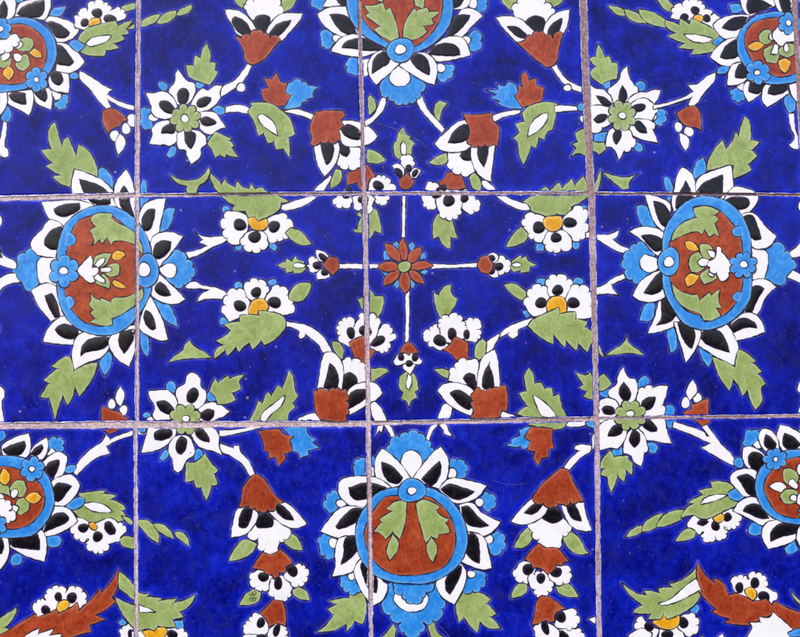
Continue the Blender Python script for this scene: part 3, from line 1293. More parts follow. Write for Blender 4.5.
r 403 310 415 290) 440 292 470 302) 500 290) 530 290) 568 280 575 340 570 400 545 395 532 430 388 432 405 400 395 370) 410 350)
M leaf
T 4 3
g 35 185 55 225 60 262 92 256 108 287 145 285 152 324 182 315 195 375 217 422 215 470 180 490 100 484 30 465 40 440 0 425 -32 410 10 380 25 375 -18 312 20 300 8 230 20 200
w 50 320 90 340 140 385 168 425 100 425 70 375
M stem
T 4 4
w 213 22 235 -5 310 -2 305 22 250 30
b 308 8 350 -8 357 35 322 28
M leaf_pair
b -87 118 -55 110 -57 90 -12 70 -17 45 40 25 70 30 40 100 42 158 28 130 5 140 -10 122 -30 130
r 40 30 150 37 148 90 157 130 130 140 125 177 95 182 78 219 55 180 62 150 25 142 38 98 10 80
# ---------- tulip BR
M stem
w 198 235 230 190 278 147 255 140 262 120 300 115 340 122 335 150 285 182 225 245
M small_drop
w 345 65 357 60 357 137 342 140
M tulip
T 4 5
g 198 130 235 98 280 130 310 187 332 208 270 212 220 178
T 3 5
g 603 180 640 110 690 68 705 120 660 177
T 4 5
g 163 370 190 346 240 365 278 422 225 422 180 405
T 3 5
g 588 427 605 380 640 346 670 360 667 397 630 422
S petal
T 4 5
w 50 105 38 90) 60 30 120 15 190 30 230 60) 225 105) 200 120, 192 155) 150 182) 110 175) 80 140) 50 105
k 95 33 120 -12 160 -20 190 -5 195 40 150 60
S petal
T 3 4
w 588 492 640 430 695 375 780 415 745 470 680 505 620 507
k 655 452 690 415 740 388 750 408 705 455
S petal
T 4 4
w 190 410 225 400 302 400 312 450 342 540 290 540 230 508
k 215 412 250 402 275 440 292 492 250 482 225 450
S calyx
r 190 230 225 238 245 285 302 393 270 398) 232 388) 205 412 175 405) 150 418) 105 400) 50 372 100 305
M pendant_bud
T 3 5
S petal
w 640 250 612 285) 612 325) 650 347) 690 337 705 310 715 275 680 250
E k 675 285 27 28
S petal
T 4 5
w 40 375 28 340) 60 310) 120 305 135 340) 147 375) 125 395) 105 420) 68 410) 60 385
E k 90 330 20 26
S petal
w 125 320 160 270 215 268) 232 300) 235 332) 200 352) 160 352 140 340
E k 166 300 28 24
S calyx
r 8 235 80 155 112 178 170 180 200 210 227 245 200 255 195 268 165 265 155 290 120 310 90 282 50 280 40 255
M pendant_bud
S petal
w 145 645 180 575 240 570) 290 595) 290 660 160 660
k 175 590 200 588 242 640 230 660 180 645
S petal
w 155 560 185 500 240 478) 265 510) 270 555) 215 578 175 575
E k 188 520 26 26
S petal
w 80 640 60 590) 75 555) 110 545 150 560 182 595 160 645
E k 112 570 18 36 -15
S calyx
r 43 558 60 500 70 440 95 413 140 425 213 480 175 492 158 515 160 540 135 545 120 535 90 545 75 555
M small_drop
w 323 530 368 513 368 567
# ---------- daisy BR
M daisy
T 4 3
E b 407 307 30 25
b 562 300 572 245 600 226 622 240 620 275 580 305
b 690 385 715 368) 745 410) 742 465) 715 477) 700 430
T 4 4
E b 467 150 26 33
b 612 110 650 108 668 130 655 157 622 152
S petal
T 4 3
w 465 370 440 335) 435 290 465 260 465 235 497 180 525 235 555 242 568 300 540 360 500 370
k 475 310 497 255 530 300 530 335 505 355
S petal
w 560 350 570 310) 600 285) 640 285 680 272 717 275 705 330 690 370) 700 395) 650 425 580 425
k 583 365 610 335 655 330 640 380 600 398
S petal
w 375 410 380 350 430 335 470 360 475 440 400 460 370 450
k 390 390 415 372 450 385 452 412 410 415
S petal
T 4 4
w 570 35 640 -15 700 -30 715 60 737 112 690 108 650 98 600 90
k 580 5 620 -5 660 30 660 52 625 50 595 30
S petal
w 495 120 515 60 560 30 600 70 612 120) 600 155 585 224 550 205 530 168 495 160
k 525 85 545 38 575 65 572 110 550 130 530 110
S petal
w 375 25 480 -20 515 50 470 135 430 132 375 148
k 418 75 440 30 480 10 495 40 470 70
S centre
T 4 3
F g 530 420 76 8 0
E w 530 412 20 18
M leaf
g 260 206 310 220 335 203 350 235 365 240 400 213 440 265 400 300 370 303 345 342 298 330 315 302 278 285 298 268
M leaf
T 4 4
g 385 200 395 180 430 142 450 175 520 170 520 190 540 205 540 267 510 240 500 302 467 268 437 354 415 275 383 265 402 232 380 235
# ---------- right medallion
M medallion
T 4 2
S floret
b 605 420 650 410 645 490 620 505 575 500
S floret
T 5 3
b 105 -20 150 -5 165 60 155 100 130 112 118 50
S floret
b 268 80 335 115 332 160 317 183 290 150
S floret
T 4 1
b 558 490 585 478 625 500 670 600 595 590
S floret
T 5 1
b 240 322 260 270 292 243 305 280 302 320 250 355
S floret
b 97 350 110 340 132 360 145 400 130 465 110 450 105 400
S calyx
T 4 2
b 650 150 605 130) 560 125) 532 160) 498 200) 508 250) 540 300) 590 308 640 275 650 200
w 670 205 650 190 600 175 578 205 585 245 620 265 668 245
S calyx
T 5 2
b 590 155 645 118) 690 165) 728 200) 738 250) 700 288) 650 322) 595 305 585 230
w 515 140 600 157 612 190 610 240 590 302 515 300
S petal
T 4 2
w 523 65 570 42 640 43 690 62 700 100 680 190 640 165 590 110
k 583 85 640 80 692 110 685 155 650 160
S petal
T 5 2
w 15 568 50 490 78 385 130 395 175 480 170 515 110 548
k 85 490 88 400 110 370 160 450 140 500 60 525
S petal
T 4 2
w 540 380 580 310 660 258 700 270 710 370 655 408 580 405
k 597 365 640 300 680 260 700 300 685 350 640 374
S petal
T 5 1
w 5 430 70 440 130 480 120 560 100 615 50 565
k 45 460 100 480 130 530 115 595 80 570
S petal
w 145 415 160 340 185 293 235 328 258 400 255 450 200 490 150 520 135 470
k 178 415 205 360 225 400 250 450 200 485 155 500 160 450
S petal
w 255 410 265 350 320 320 427 283 437 340 435 430 400 450 300 450
k 262 410 290 375 340 350 387 333 387 400 385 440 330 450
S petal
w 395 450 440 393 500 398 560 430 557 470 510 522 470 540 400 490
k 400 455 440 440 510 450 518 480 490 502 430 495
S petal
T 5 2
w 480 -20 540 -27 600 40 652 85 620 135 570 150 528 135 505 60
k 490 -10 532 -15 560 40 577 100 540 105 510 60
S petal
w 515 320 590 296 652 335 600 390 552 477 490 470 505 390
k 525 345 560 328 592 345 560 400 530 467 495 455 515 400
S petal
w 425 520 490 465 560 478 597 557 540 580 450 603 430 560
k 420 535 480 488 540 508 558 540 500 537 445 562
S petal
T 5 3
w 260 60 290 -10 400 -30 450 40 468 95 447 174 400 162 330 117 280 85
k 278 40 300 0 370 5 402 50 422 112 380 100 310 72
S petal
w 145 -40 250 -20 282 10 270 60 240 120 205 162 188 100
k 165 -40 230 -20 252 20 237 92 215 80 180 20
S ring
T 5 2
b 100 60 150 -27 210 -85 270 -108 340 -108 420 -77 480 -17 518 60 527 130 527 380 500 432 460 480 400 520 320 547 250 540 190 510 140 440 103 370 90 300 88 160
r 130 310 126 120 160 60 210 20 255 -15 240 -55 300 -64 370 -40 430 20 465 75 482 130 486 300 475 362 440 430 380 482 300 508 275 480 205 450 155 390
N b 476 38 455 36 435 50 430 65 440 84 460 90 490 85
K 470 36 452 38 434 52 430 66 440 84 458 90 478 86
N b 486 360 462 358 440 370 433 386 442 404 458 410 470 408
K 484 362 460 358 440 370 433 386 442 404 458 411
g 130 115 150 60 200 15 258 -5 240 -50 300 -62 375 -37 345 -15 368 5 348 25 370 90 345 75 320 92 298 55 282 80 260 65 200 80
g 133 310 170 350 220 370 265 375 272 402 298 380 320 362 332 378 374 345 368 400 382 440 355 440 378 480 330 502 290 500 275 470 200 440 155 390
S blossom
y 200 115 240 115 272 157 240 160 212 150
y 202 300 225 267 272 280 248 320 215 337
g 218 215 232 180 265 165 290 185 300 240 270 262 235 265 222 240
g 273 125 320 130 348 165 330 195 300 205 275 165
g 272 282 310 245 350 260 358 295 295 325 280 300
w 310 155 345 163 352 195 325 187
w 262 215 285 195 320 205 320 230 280 235
w 312 275 340 245 352 265 335 290
w 432 235 405 190 378 160) 355 140 348 190 322 208) 322 240) 355 268 370 302) 415 270
S floret
F b 486 229 66 8 0
E w 490 226 20 18
S floret
E b 122 212 52 72
E w 122 214 25 27
M stem
w 715 165 760 130 778 98 792 145 830 145 830 165 735 192
M stem
w 735 252 790 285 830 300 830 350 810 372 780 325 700 290
M leaf
T 5 1
g 308 315 315 260 350 200 385 160 402 205 430 170 450 118 465 145 475 90 495 42 522 80 525 163 570 170 530 212 557 240 513 280 527 312 440 352 438 290 415 285 350 305
M leaf
T 5 3
g 333 130 400 155 447 182 465 93 515 118 550 155 535 160 582 205 562 215 600 265 578 290 582 350 548 395 520 340 508 298 485 327 465 280 440 245 420 300 370 230
M stem
T 5 1
w 710 28 740 30 745 100 768 170 775 200 740 208 712 185 740 150 720 100
b 700 -10 745 -10 738 22 710 28
M small_drop
E w 782 485 24 28
M small_drop
T 5 2
E w 802 510 22 30
M stem
T 5 3
w 755 287 770 255 810 255 810 410 785 412 760 408 780 310 765 308
M red_bud
E w 205 358 22 28
E w 263 335 24 26
w 208 300 240 243 264 290 255 318 225 347
r 193 405 235 387 235 365 262 360 290 345 320 338 320 405 327 450 290 478 255 450 200 422
M stem
T 5 4
w 145 2 290 50 310 75 318 72 285 28 310 15 325 38 380 110 442 180 445 222 380 190 280 130 322 110 250 75 140 32
E b 466 205 24 28
# ---------- bottom right medallion
M chain_leaf
T 4 4
g 503 570 540 530 588 510 590 547 540 567
g 586 545 600 500 650 463 692 453 660 522
g 655 522 690 465 750 438 800 435 790 480 720 512
M bud_flower
T 5 4
w 245 465 218 495) 230 530) 260 548) 292 545) 290 575) 325 592) 352 572) 385 580) 405 555) 395 520) 430 528) 470 495) 468 455 440 430 330 460 280 460
k 262 505 275 485 305 475 318 495 290 514
E k 352 515 20 25
E k 412 472 20 21
y 338 475 380 452 395 470 380 497 350 494
M leaf
g 150 592 190 540 220 524 253 540 250 572 200 590
M leaf
g 180 480 205 430 242 405 215 400 290 362 268 343 332 325 328 298 380 295 430 310 450 340 420 355 465 395 450 415 400 440 320 478 280 480 240 462
w 278 410 300 378 360 360 412 365 350 392
M medallion
S floret
b 755 50 800 -15 850 0 830 85 770 68
S floret
b 490 95 500 55) 530 50) 562 52) 562 92, 530 122) 497 122)
w 535 115 560 92 580 130 560 140
S calyx
b 410 352 450 328 497 370 460 394 422 378
S floret
b 510 545 530 503 585 508 582 555 530 562
S floret
T 5 5
b 690 180 740 143 762 190 720 213 700 207
S petal
T 5 4
w 760 130 790 60 870 60 870 140
S petal
w 650 80 668 18 730 35 795 90 780 150 700 160 665 120
k 682 110 690 58 730 75 772 115 740 140 700 135
S petal
w 563 85 580 38 620 42 658 90 665 145 600 150
k 590 100 600 65 650 110 640 140 600 130
S petal
w 483 175 488 130 530 125 592 165 610 230 550 255 500 220
k 513 175 540 150 585 172 590 230 545 245 518 215
S petal
w 423 290 440 250 500 233 560 255 565 355 500 372 450 330
k 455 275 510 262 545 290 545 368 510 358 480 310
S petal
w 437 440 470 395 540 372 610 435 650 490 600 518 520 482
k 485 440 510 412 560 410 615 478 570 478 520 458
S petal
w 578 565 600 500 680 485 770 500 745 580 610 628
k 622 592 628 535 680 500 765 512 745 550 680 568
S petal
w 748 560 780 500 870 490 870 640 800 645 760 605
k 775 565 800 515 870 520 870 600 810 605
S ring
b 870 140 740 138 680 150 620 190 565 240 545 320 560 390 600 450 680 495 760 508 870 500
r 880 175 760 176 700 190 640 230 600 280 588 330 610 390 650 445 710 472 770 477 880 470
S blossom
w 610 322 660 298 700 318 690 345 665 348
g 685 290 683 235 720 232 755 260 757 290 740 310 710 312
g 665 370 690 335 740 338 767 370 740 402 690 405
g 758 290 800 265 820 280 820 330 780 330
w 710 295 730 282 757 320 747 335 715 318
E w 735 377 20 16
w 750 400 760 355 800 340 850 350 850 410 770 415
w 750 230 770 205 850 205 850 262 765 265
S floret
F b 643 187 56 7 0
E w 645 187 12 12
S floret
F b 800 450 42 6 0
E w 805 450 14 14
# ---------- bottom right corner
M eyed_flower
T 5 5
E b 249 480 24 25
S petal
w 30 560 -5 520) -35 545) -40 580) 5 600, 10 625) 60 620 80 580
w -80 610 -40 585 -5 575 40 600 30 625 -40 640
E k 25 568 23 22
S petal
w 70 650 75 580 120 570 172 565 195 600 200 660
E k 115 607 28 23
S petal
w 165 540 180 515 220 505) 255 520) 262 560) 240 605) 200 600 165 570
E k 195 548 22 28
S centre
y 42 545 80 510 175 505 170 560 125 582 75 572
M leaf
g -112 350 -77 375 -37 402 10 410 -2 388 78 402 65 378 140 375 120 355 190 335 255 278 265 340 285 385 275 420 250 460 190 500 118 532 95 505 85 530 20 530 35 503 -52 500 -45 482 -10 462 -50 430 -85 395
w 68 452 130 430 200 370 262 325 292 377 240 407 170 442 100 462
M bud_flower
w 450 400 428 350) 460 322) 515 335) 515 315) 552 305) 600 340) 602 372, 640 395) 645 440, 610 470 480 430
E k 470 375 20 25
E k 545 352 22 25
E k 590 420 30 24 20
M red_leaf
r 265 248 300 310 348 352 345 328 388 350 415 412 465 398 460 405 500 420 540 440 600 430 630 460 640 440 720 480 830 515 830 575 720 578 640 500 560 540 510 560 393 547 422 530 333 495 352 480 272 400 287 395 258 320
w 465 660 530 575 512 545 572 545 563 515 617 520 630 493 730 580 740 620 700 660
b 705 597 760 575 830 575 830 612 720 615
y 495 387 525 373 552 395 550 425 530 437 500 407
M leaf
g 723 388 760 430 830 450 830 505 770 492 772 470 738 430
M small_drop
w 268 645 285 608 305 645
M small_drop
w 340 645 385 598 405 645
# ---------- top right medallion
M chain_leaf
T 4 0
g 418 48 470 55 505 72 512 100 460 92
g 500 65 560 82 625 137 560 132 515 107
g 568 65 640 80 702 115 707 157 630 142 585 107
M leaf
T 5 0
g 62 15 100 8 152 55 140 82 100 67
M bud_flower
w 130 112 140 85) 147 58) 190 48) 220 22) 265 25) 298 65, 325 68) 330 95) 360 100) 365 140 340 165 290 150 230 125 180 120
E k 252 72 21 20
E k 197 107 21 19 -20
E k 308 112 19 19
E y 267 112 25 20 20
M leaf
g 103 118 172 142 180 112 225 140 230 110 300 140 345 165 375 205 350 240 362 270 295 285 233 290 242 265 168 255 198 235 118 200 155 182 112 158
w 195 190 260 192 338 210 310 230 240 225
b 333 232 370 203 397 215 365 250
M medallion
S floret
b 418 45 470 40 490 70 440 87 425 72
S floret
b 430 460 470 445 495 480) 480 515) 450 515) 433 490)
w 452 435 495 418 495 475 462 455
S floret
b 690 500 715 480 745 510 742 562 712 577 692 540
S petal
w 473 10 490 -40 620 -40 648 50 560 85 520 105 485 65
k 505 60 513 10 560 15 632 50 560 80 520 90
S petal
w 635 -30 700 -40 748 20 760 110 680 95 645 40
k 660 -30 720 30 735 90 690 85 668 40
S petal
w 338 145 370 115 450 93 520 95 500 140 470 200 400 213 358 180
k 383 160 430 112 510 105 480 155 440 172
S petal
w 323 300 370 240 430 208 470 212 480 335 400 347 350 325
k 373 305 400 250 450 213 465 250 465 295 420 312
S petal
w 406 442 425 350 465 328 530 340 515 400 465 437
k 446 400 460 345 490 330 525 370 505 400 470 407
S petal
w 488 470 500 425 560 405 610 430 575 480 515 527
k 513 470 520 425 600 430 592 450 560 482
S petal
w 578 505 600 435 690 420 715 480 605 550
k 608 482 630 435 705 430 702 465 650 487
S petal
w 712 440 760 430 790 470 790 560 750 520 725 490
S petal
w 780 160 800 100 870 100 870 230 820 240
k 790 170 810 125 870 130 870 200 820 210
S ring
b 458 210 480 160 540 105 620 80 690 83 760 110 810 180 835 260 815 350 780 405 700 433 600 432 540 402 490 342 460 282
r 493 215 520 150 580 118 660 108 720 120 770 180 800 250 790 330 745 380 660 400 600 372 540 330 505 270
S blossom
g 563 200 585 170 620 168 635 220 600 242 570 232
g 588 262 640 242 668 290 650 332 600 327 586 290
g 658 270 700 230 738 240 738 290 700 307 668 290
E w 630 203 18 18
w 630 185 650 160) 690 170) 740 190) 745 225 700 230) 655 235 632 210
w 640 237 657 245 655 290 622 287
E w 698 257 13 23
y 508 250 550 225 590 243 560 270 525 270
y 658 320 690 308 720 325 712 360 690 384 668 360
S floret
F b 560 378 60 6 0
E w 555 378 15 14
S floret
F b 708 137 52 6 0
E w 710 135 15 15
S floret
b 755 -40 870 -40 870 50 800 45 760 35
# ---------- fine old cracks and scratches
M hairline_crack
T 3 1
C -60 85 0 102 60 118 110 150 150 175 185 205 210 245 260 300
M hairline_crack
T 2 1
C 552 70 600 85 650 100 700 126 760 150 800 175
M hairline_crack
T 3 1
C 610 205 618 250 640 290 665 300
M hairline_crack
T 3 5
C 205 530 240 565 275 600 305 645
M hairline_crack
T 3 4
C 500 290 560 310 620 312 670 305
'''
X0 = [0, 130, 260, 390, 520, 640]; Y0 = [0, 110, 220, 330, 420, 509]; K5 = 4.975
def unproj(px):                                   # drawing grid -> panel plane (metres, right / down)
    px = np.asarray(px, float).reshape(-1, 2)
    d = np.stack([(px[:, 0] - 400) / FPX, (px[:, 1] - 318.5) / FPX, np.ones(len(px))], 1) @ RM
    t = -CP[2] / d[:, 2]
    return np.stack([CP[0] + d[:, 0] * t, CP[1] + d[:, 1] * t], 1)
MM = 0.205 / 226.0                                # one grid unit in metres

def smooth(pts, bulge, leafy=0.0):
    """closed curve through pts: sharp turns stay sharp, gentle ones are rounded, bulged edges are arcs"""
    P = np.array(pts, float); n = len(P); corner = []
    for i in range(n):
        a = P[i] - P[i - 1]; b = P[(i + 1) % n] - P[i]
        ang = abs(math.atan2(a[0] * b[1] - a[1] * b[0], a @ b))
        corner.append(ang > math.radians(52 if leafy >= 0.1 else 70) or bulge[i] or bulge[i - 1])
    area = 0.5 * np.sum(P[:, 0] * np.roll(P[:, 1], -1) - np.roll(P[:, 0], -1) * P[:, 1])
    sg = 1 if area > 0 else -1
    out = []
    for i in range(n):
        p, q = P[i], P[(i + 1) % n]; L = np.linalg.norm(q - p)
        if L < 1e-6: continue
        ch = (q - p) / L
        k = max(3, int(L / 1.1))
        if bulge[i]:
            nrm = np.array([ch[1], -ch[0]]) * sg
            k = max(6, k + 3)
            for j in range(k):
                t = j / k; th = math.pi * t
                s = 0.5 - 0.5 * math.cos(th)
                out.append(p + (q - p) * s + nrm * L * 0.36 * math.sin(th))
            continue
        def tang(idx):
            v = P[(idx + 1) % n] - P[idx - 1]; return v / (np.linalg.norm(v) + 1e-9)
        j = (i + 1) % n
        t0 = None if corner[i] else tang(i); t1 = None if corner[j] else tang(j)
        if t0 is None and t1 is None:
            nr_ = np.array([ch[1], -ch[0]]) * sg * (leafy if L > 3 else leafy * 1.3)
            t0 = ch + nr_; t1 = ch - nr_
        elif t0 is None: t0 = 2 * ch * max(0.3, ch @ t1) - t1; t0 = 0.5 * t0 + 0.5 * ch
        elif t1 is None: t1 = 2 * ch * max(0.3, ch @ t0) - t0; t1 = 0.5 * t1 + 0.5 * ch
        for s_ in range(k):
            t = s_ / k; t2, t3 = t * t, t * t * t
            out.append((2 * t3 - 3 * t2 + 1) * p + (t3 - 2 * t2 + t) * L * t0 + (-2 * t3 + 3 * t2) * q + (t3 - t2) * L * t1)
    O = np.array(out); x, y = O[:, 0].copy(), O[:, 1].copy()      # a hand that is not quite steady
    O[:, 0] += 0.13 * np.sin(y * 0.9 + x * 0.31) + 0.09 * np.sin(y * 2.1 - x * 0.7)
    O[:, 1] += 0.13 * np.sin(x * 0.8 - y * 0.37 + 1) + 0.09 * np.sin(x * 2.3 + y * 0.5)
    return O

shapes = []      # (motif index, motif name, piece index or None, piece name, kind, colour, polygon)
def parse():
    ox = oy = 0; mi = -1; mn = ''; si = None; sn = None; sc = 0
    for line in DRAWING.strip().splitlines():
        line = line.strip()
        if not line or line[0] == '#': continue
        t = line.replace(',', ' ').split()
        if t[0] == 'T': ox, oy = X0[int(t[1])], Y0[int(t[2])]; continue
        if t[0] == 'M': mi += 1; mn = t[1]; si = None; sn = None; continue
        if t[0] == 'S': sc += 1; si = sc; sn = t[1]; continue
        bare = t[0] == 'N'
        if bare: t = t[1:]
        cv = lambda x, y: (ox + x / K5, oy + y / K5)
        if t[0] == 'E':
            cx, cy, a, b = map(float, t[2:6]); th = math.radians(float(t[6])) if len(t) > 6 else 0
            k = max(14, int((a + b) * 0.5))
            poly = []
            for i in range(k):
                u = 2 * math.pi * i / k; x, y = a * math.cos(u), b * math.sin(u)
                wob = 1 + 0.05 * math.sin(2 * u + cx) + 0.04 * math.sin(3 * u + cy)
                poly.append(cv(cx + (x * math.cos(th) - y * math.sin(th)) * wob, cy + (x * math.sin(th) + y * math.cos(th)) * wob))
            shapes.append((mi, mn, si, sn, 'fill', t[1], np.array(poly)))
        elif t[0] == 'F':
            cx, cy, r, n = map(float, t[2:6]); th = math.radians(float(t[6])); n = int(n); poly = []
            for i in range(n * 12):
                u = 2 * math.pi * i / (n * 12); l = abs(math.sin(n * u / 2))
                rr = r * (0.74 + 0.29 * l ** 0.6) * (1 + 0.04 * math.sin(2 * u + cx) + 0.03 * math.sin(5 * u + cy))
                poly.append(cv(cx + rr * math.cos(u + th), cy + rr * math.sin(u + th)))
            shapes.append((mi, mn, si, sn, 'fill', t[1], np.array(poly)))
        else:
            pts = []; bul = []; vals = []; 
            for q in t[1:]:
                if q.endswith(')'): vals.append(float(q[:-1])); flag = True
                else: vals.append(float(q)); flag = False
                if len(vals) == 2:
                    pts.append(cv(*vals)); bul.append(flag); vals = []
            if t[0] == 'w' and mn in ('twin_bud', 'pendant_bud', 'bud_flower'):      # small frilled petals
                p2, b2 = [], []
                for i_, (p_, f_) in enumerate(zip(pts, bul)):
                    p2.append(p_); b2.append(f_); q_ = pts[(i_ + 1) % len(pts)]
                    if f_ and math.dist(p_, q_) > 9.2:
                        ex, ey = q_[0] - p_[0], q_[1] - p_[1]
                        ar_ = sum(pts[k_][0] * pts[(k_ + 1) % len(pts)][1] - pts[(k_ + 1) % len(pts)][0] * pts[k_][1] for k_ in range(len(pts)))
                        k_ = 0.13 if ar_ > 0 else -0.13
                        p2.append((p_[0] + ex / 2 + ey * k_, p_[1] + ey / 2 - ex * k_)); b2.append(True)
                pts, bul = p2, b2
            if t[0] in 'KC': shapes.append((mi, mn, si, sn, 'line', 'o' if t[0] == 'K' else 'c', np.array(pts)))
            elif bare: shapes.append((mi, mn, si, sn, 'bare', t[0], smooth(pts, bul)))
            else: shapes.append((mi, mn, si, sn, 'fill', t[0], smooth(pts, bul, 0.16 if t[0] == 'g' else 0.10 if t[0] == 'r' else 0.03)))
parse()

PIECE = {'g': 'leaf', 'b': 'floret', 'w': 'petal', 'k': 'seed_spot', 'y': 'centre', 'r': 'calyx', 'o': 'brush_line', 'c': 'hairline_crack'}
def touching(P, Q, gap=0.9):
    if (P.min(0) > Q.max(0) + gap).any() or (Q.min(0) > P.max(0) + gap).any(): return False
    if inside(P, Q[:, 0], Q[:, 1]).any() or inside(Q, P[:, 0], P[:, 1]).any(): return True
    return ((P[:, None] - Q[None]) ** 2).sum(2).min() < gap ** 2
def inside(poly, X, Y):
    r = np.zeros(X.shape, bool); x, y = poly[:, 0], poly[:, 1]; x2, y2 = np.roll(x, -1), np.roll(y, -1)
    for a, b, c, d in zip(x, y, x2, y2):
        if b == d: continue
        r ^= ((b > Y) != (d > Y)) & (X < (c - a) * (Y - b) / (d - b) + a)
    return r
def split_pieces():
    groups = {}; nxt = 10000
    for i, s in enumerate(shapes): groups.setdefault((s[0], s[2]), []).append(i)
    for (mi, si), ids in groups.items():
        left = list(ids); clusters = []
        while left:
            cl = [left.pop(0)]; grown = True
            while grown:
                grown = False
                for j in list(left):
                    if any(touching(shapes[j][6], shapes[k][6]) for k in cl): cl.append(j); left.remove(j); grown = True
            clusters.append(sorted(cl))
        if len(clusters) < 2: continue
        big = max(clusters, key=lambda c: sum(np.prod(shapes[i][6].max(0) - shapes[i][6].min(0)) for i in c))
        for cl in clusters:
            if cl is big and not (si is None and shapes[cl[0]][1] in ('daisy', 'tulip', 'cluster_flower', 'star_flower', 'eyed_flower')): continue
            nxt += 1
            for i in cl:
                s = shapes[i]; shapes[i] = (s[0], s[1], nxt, PIECE[shapes[cl[0]][5]]) + s[4:]
split_pieces()

def ticks(P):
    """the line runs on a little way inwards from every notch"""
    area = 0.5 * np.sum(P[:, 0] * np.roll(P[:, 1], -1) - np.roll(P[:, 0], -1) * P[:, 1])
    sg = 1 if area > 0 else -1; n = len(P); out = []
    if n < 12: return out
    for i in range(n):
        a, v, b = P[i - 2], P[i], P[(i + 2) % n]
        u, w_ = v - a, b - v; cr = (u[0] * w_[1] - u[1] * w_[0]) * sg
        ang = abs(math.atan2(u[0] * w_[1] - u[1] * w_[0], u @ w_))
        if cr < 0 and ang > math.radians(58):
            a1, b1 = P[i - 1] - v, P[(i + 1) % n] - v
            m_ = u / (np.linalg.norm(u) + 1e-9) - w_ / (np.linalg.norm(w_) + 1e-9); L = np.linalg.norm(m_)
            if L > 0.3: out.append((i, v, m_ / L, ang))
    res = []
    for i, v, d_, ang in out:
        if any(abs(i - j) <= 3 and g_ > ang for j, _, _, g_ in out): continue
        res.append((v, d_, min(2.0, 0.7 + ang * 0.7)))
    return res

# ---- which shapes lie on top of which: a coarse coverage grid gives every shape its glaze layer
GW, GH, GO = 960, 760, 80
cover = np.zeros((GH, GW), int)
def inside(poly, X, Y):
    r = np.zeros(X.shape, bool); x, y = poly[:, 0], poly[:, 1]; x2, y2 = np.roll(x, -1), np.roll(y, -1)
    for a, b, c, d in zip(x, y, x2, y2):
        if b == d: continue
        r ^= ((b > Y) != (d > Y)) & (X < (c - a) * (Y - b) / (d - b) + a)
    return r
layers = []
for s in shapes:
    P = s[6]; x0, y0 = np.floor(P.min(0)).astype(int) - 2 + GO; x1, y1 = np.ceil(P.max(0)).astype(int) + 3 + GO
    x0, y0 = max(x0, 0), max(y0, 0); x1, y1 = min(x1, GW), min(y1, GH)
    if s[4] == 'line': layers.append(int(cover[y0:y1, x0:x1].max()) + 1); continue
    Y, X = np.mgrid[y0:y1, x0:x1] - GO + 0.37
    mk = inside(P, X.astype(float), Y.astype(float))
    d = mk.copy(); d[1:] |= mk[:-1]; d[:-1] |= mk[1:]; d[:, 1:] |= mk[:, :-1]; d[:, :-1] |= mk[:, 1:]
    if not d.any(): layers.append(1); continue
    sub = cover[y0:y1, x0:x1]; l = int(sub[d].max()) + 1; sub[d] = l; layers.append(l)
STEP = 0.00005

# ------------------------------------------------------------------ tiles
TILES = [
 ((-84, -26), (138.8, -28), (136.9, 194.4), (-90, 200)),
 ((142.8, -28), (356, -29), (361.6, 193.5), (141.8, 195.3)),
 ((359.6, -29), (574.8, -29), (583.9, 193), (365.2, 193.5)),
 ((582, -29), (784.5, -28), (796.7, 195), (591.2, 193.5)),
 ((790.4, -28), (985, -28), (1004, 197), (801, 195.6)),
 ((-90, 206), (137.2, 199.2), (137.3, 419.6), (-92, 423)),
 ((141.2, 198.9), (362.2, 196.6), (365.6, 420.2), (141.2, 420.4)),
 ((366.7, 196.7), (585, 196.4), (591, 415.3), (369.9, 420)),
 ((592, 196.4), (799.6, 198), (803, 413.3), (595.6, 415.9)),
 ((-92, 429), (136, 427), (137, 642), (-92, 646)),
 ((139.6, 427), (365.3, 425.3), (368.6, 644), (140.6, 643)),
 ((370.1, 424.2), (591.4, 420), (593.6, 640), (372.8, 643)),
 ((596.2, 418.6), (804, 416.6), (807, 634.6), (598, 637)),
]
LABELS = [
 'blue top left corner tile with half a ringed medallion and a slit green leaf',
 'blue top row tile with a whole white daisy and a terracotta tulip beside it',
 'blue top row tile holding the hub of the top middle medallion',
 'blue top row tile with a white daisy, a red bud and a ringed medallion',
 'narrow sliver of blue tile at the right end of the top row',
 'blue left end tile of the middle row with most of an oval terracotta medallion',
 'blue middle row tile left of the star flower, with two yellow-eyed white flowers',
 'blue middle row tile bearing the terracotta star flower with white stems',
 'blue right end tile of the middle row with a whole oval terracotta medallion',
 'blue bottom left corner tile with a ringed medallion above a terracotta leaf',
 'blue bottom row tile with a terracotta tulip hanging left of the large round medallion',
 'blue bottom row tile with most of the large medallion holding two green leaves',
 'blue bottom right corner tile with a white flower on a terracotta leaf',
]
def qdist(q, P):
    """distances of points to the four edge lines of a clockwise quad (inside positive)"""
    D = []
    for i in range(4):
        a = np.array(q[i]); b = np.array(q[(i + 1) % 4]); e = (b - a) / np.linalg.norm(b - a)
        D.append((P[:, 1] - a[1]) * e[0] - (P[:, 0] - a[0]) * e[1])
    return np.stack(D, 1)
def droop(d):                                     # soft shoulder of the tile, metres below the face
    return 0.00055 * np.exp(-np.maximum(d, 0) / 0.9)
def clip_poly(pts, q):
    """pts: list of rows [x, y, ...attributes]; Sutherland-Hodgman for one convex cell"""
    for i in range(4):
        if not pts: return pts
        a = q[i]; b = q[(i + 1) % 4]; out = []
        f = lambda p: (p[1] - a[1]) * (b[0] - a[0]) - (p[0] - a[0]) * (b[1] - a[1])
        for j in range(len(pts)):
            p, c = pts[j - 1], pts[j]; fp, fc = f(p), f(c)
            if (fp >= 0) != (fc >= 0): out.append(p + (c - p) * (fp / (fp - fc)))
            if fc >= 0: out.append(c)
        pts = out
    return pts

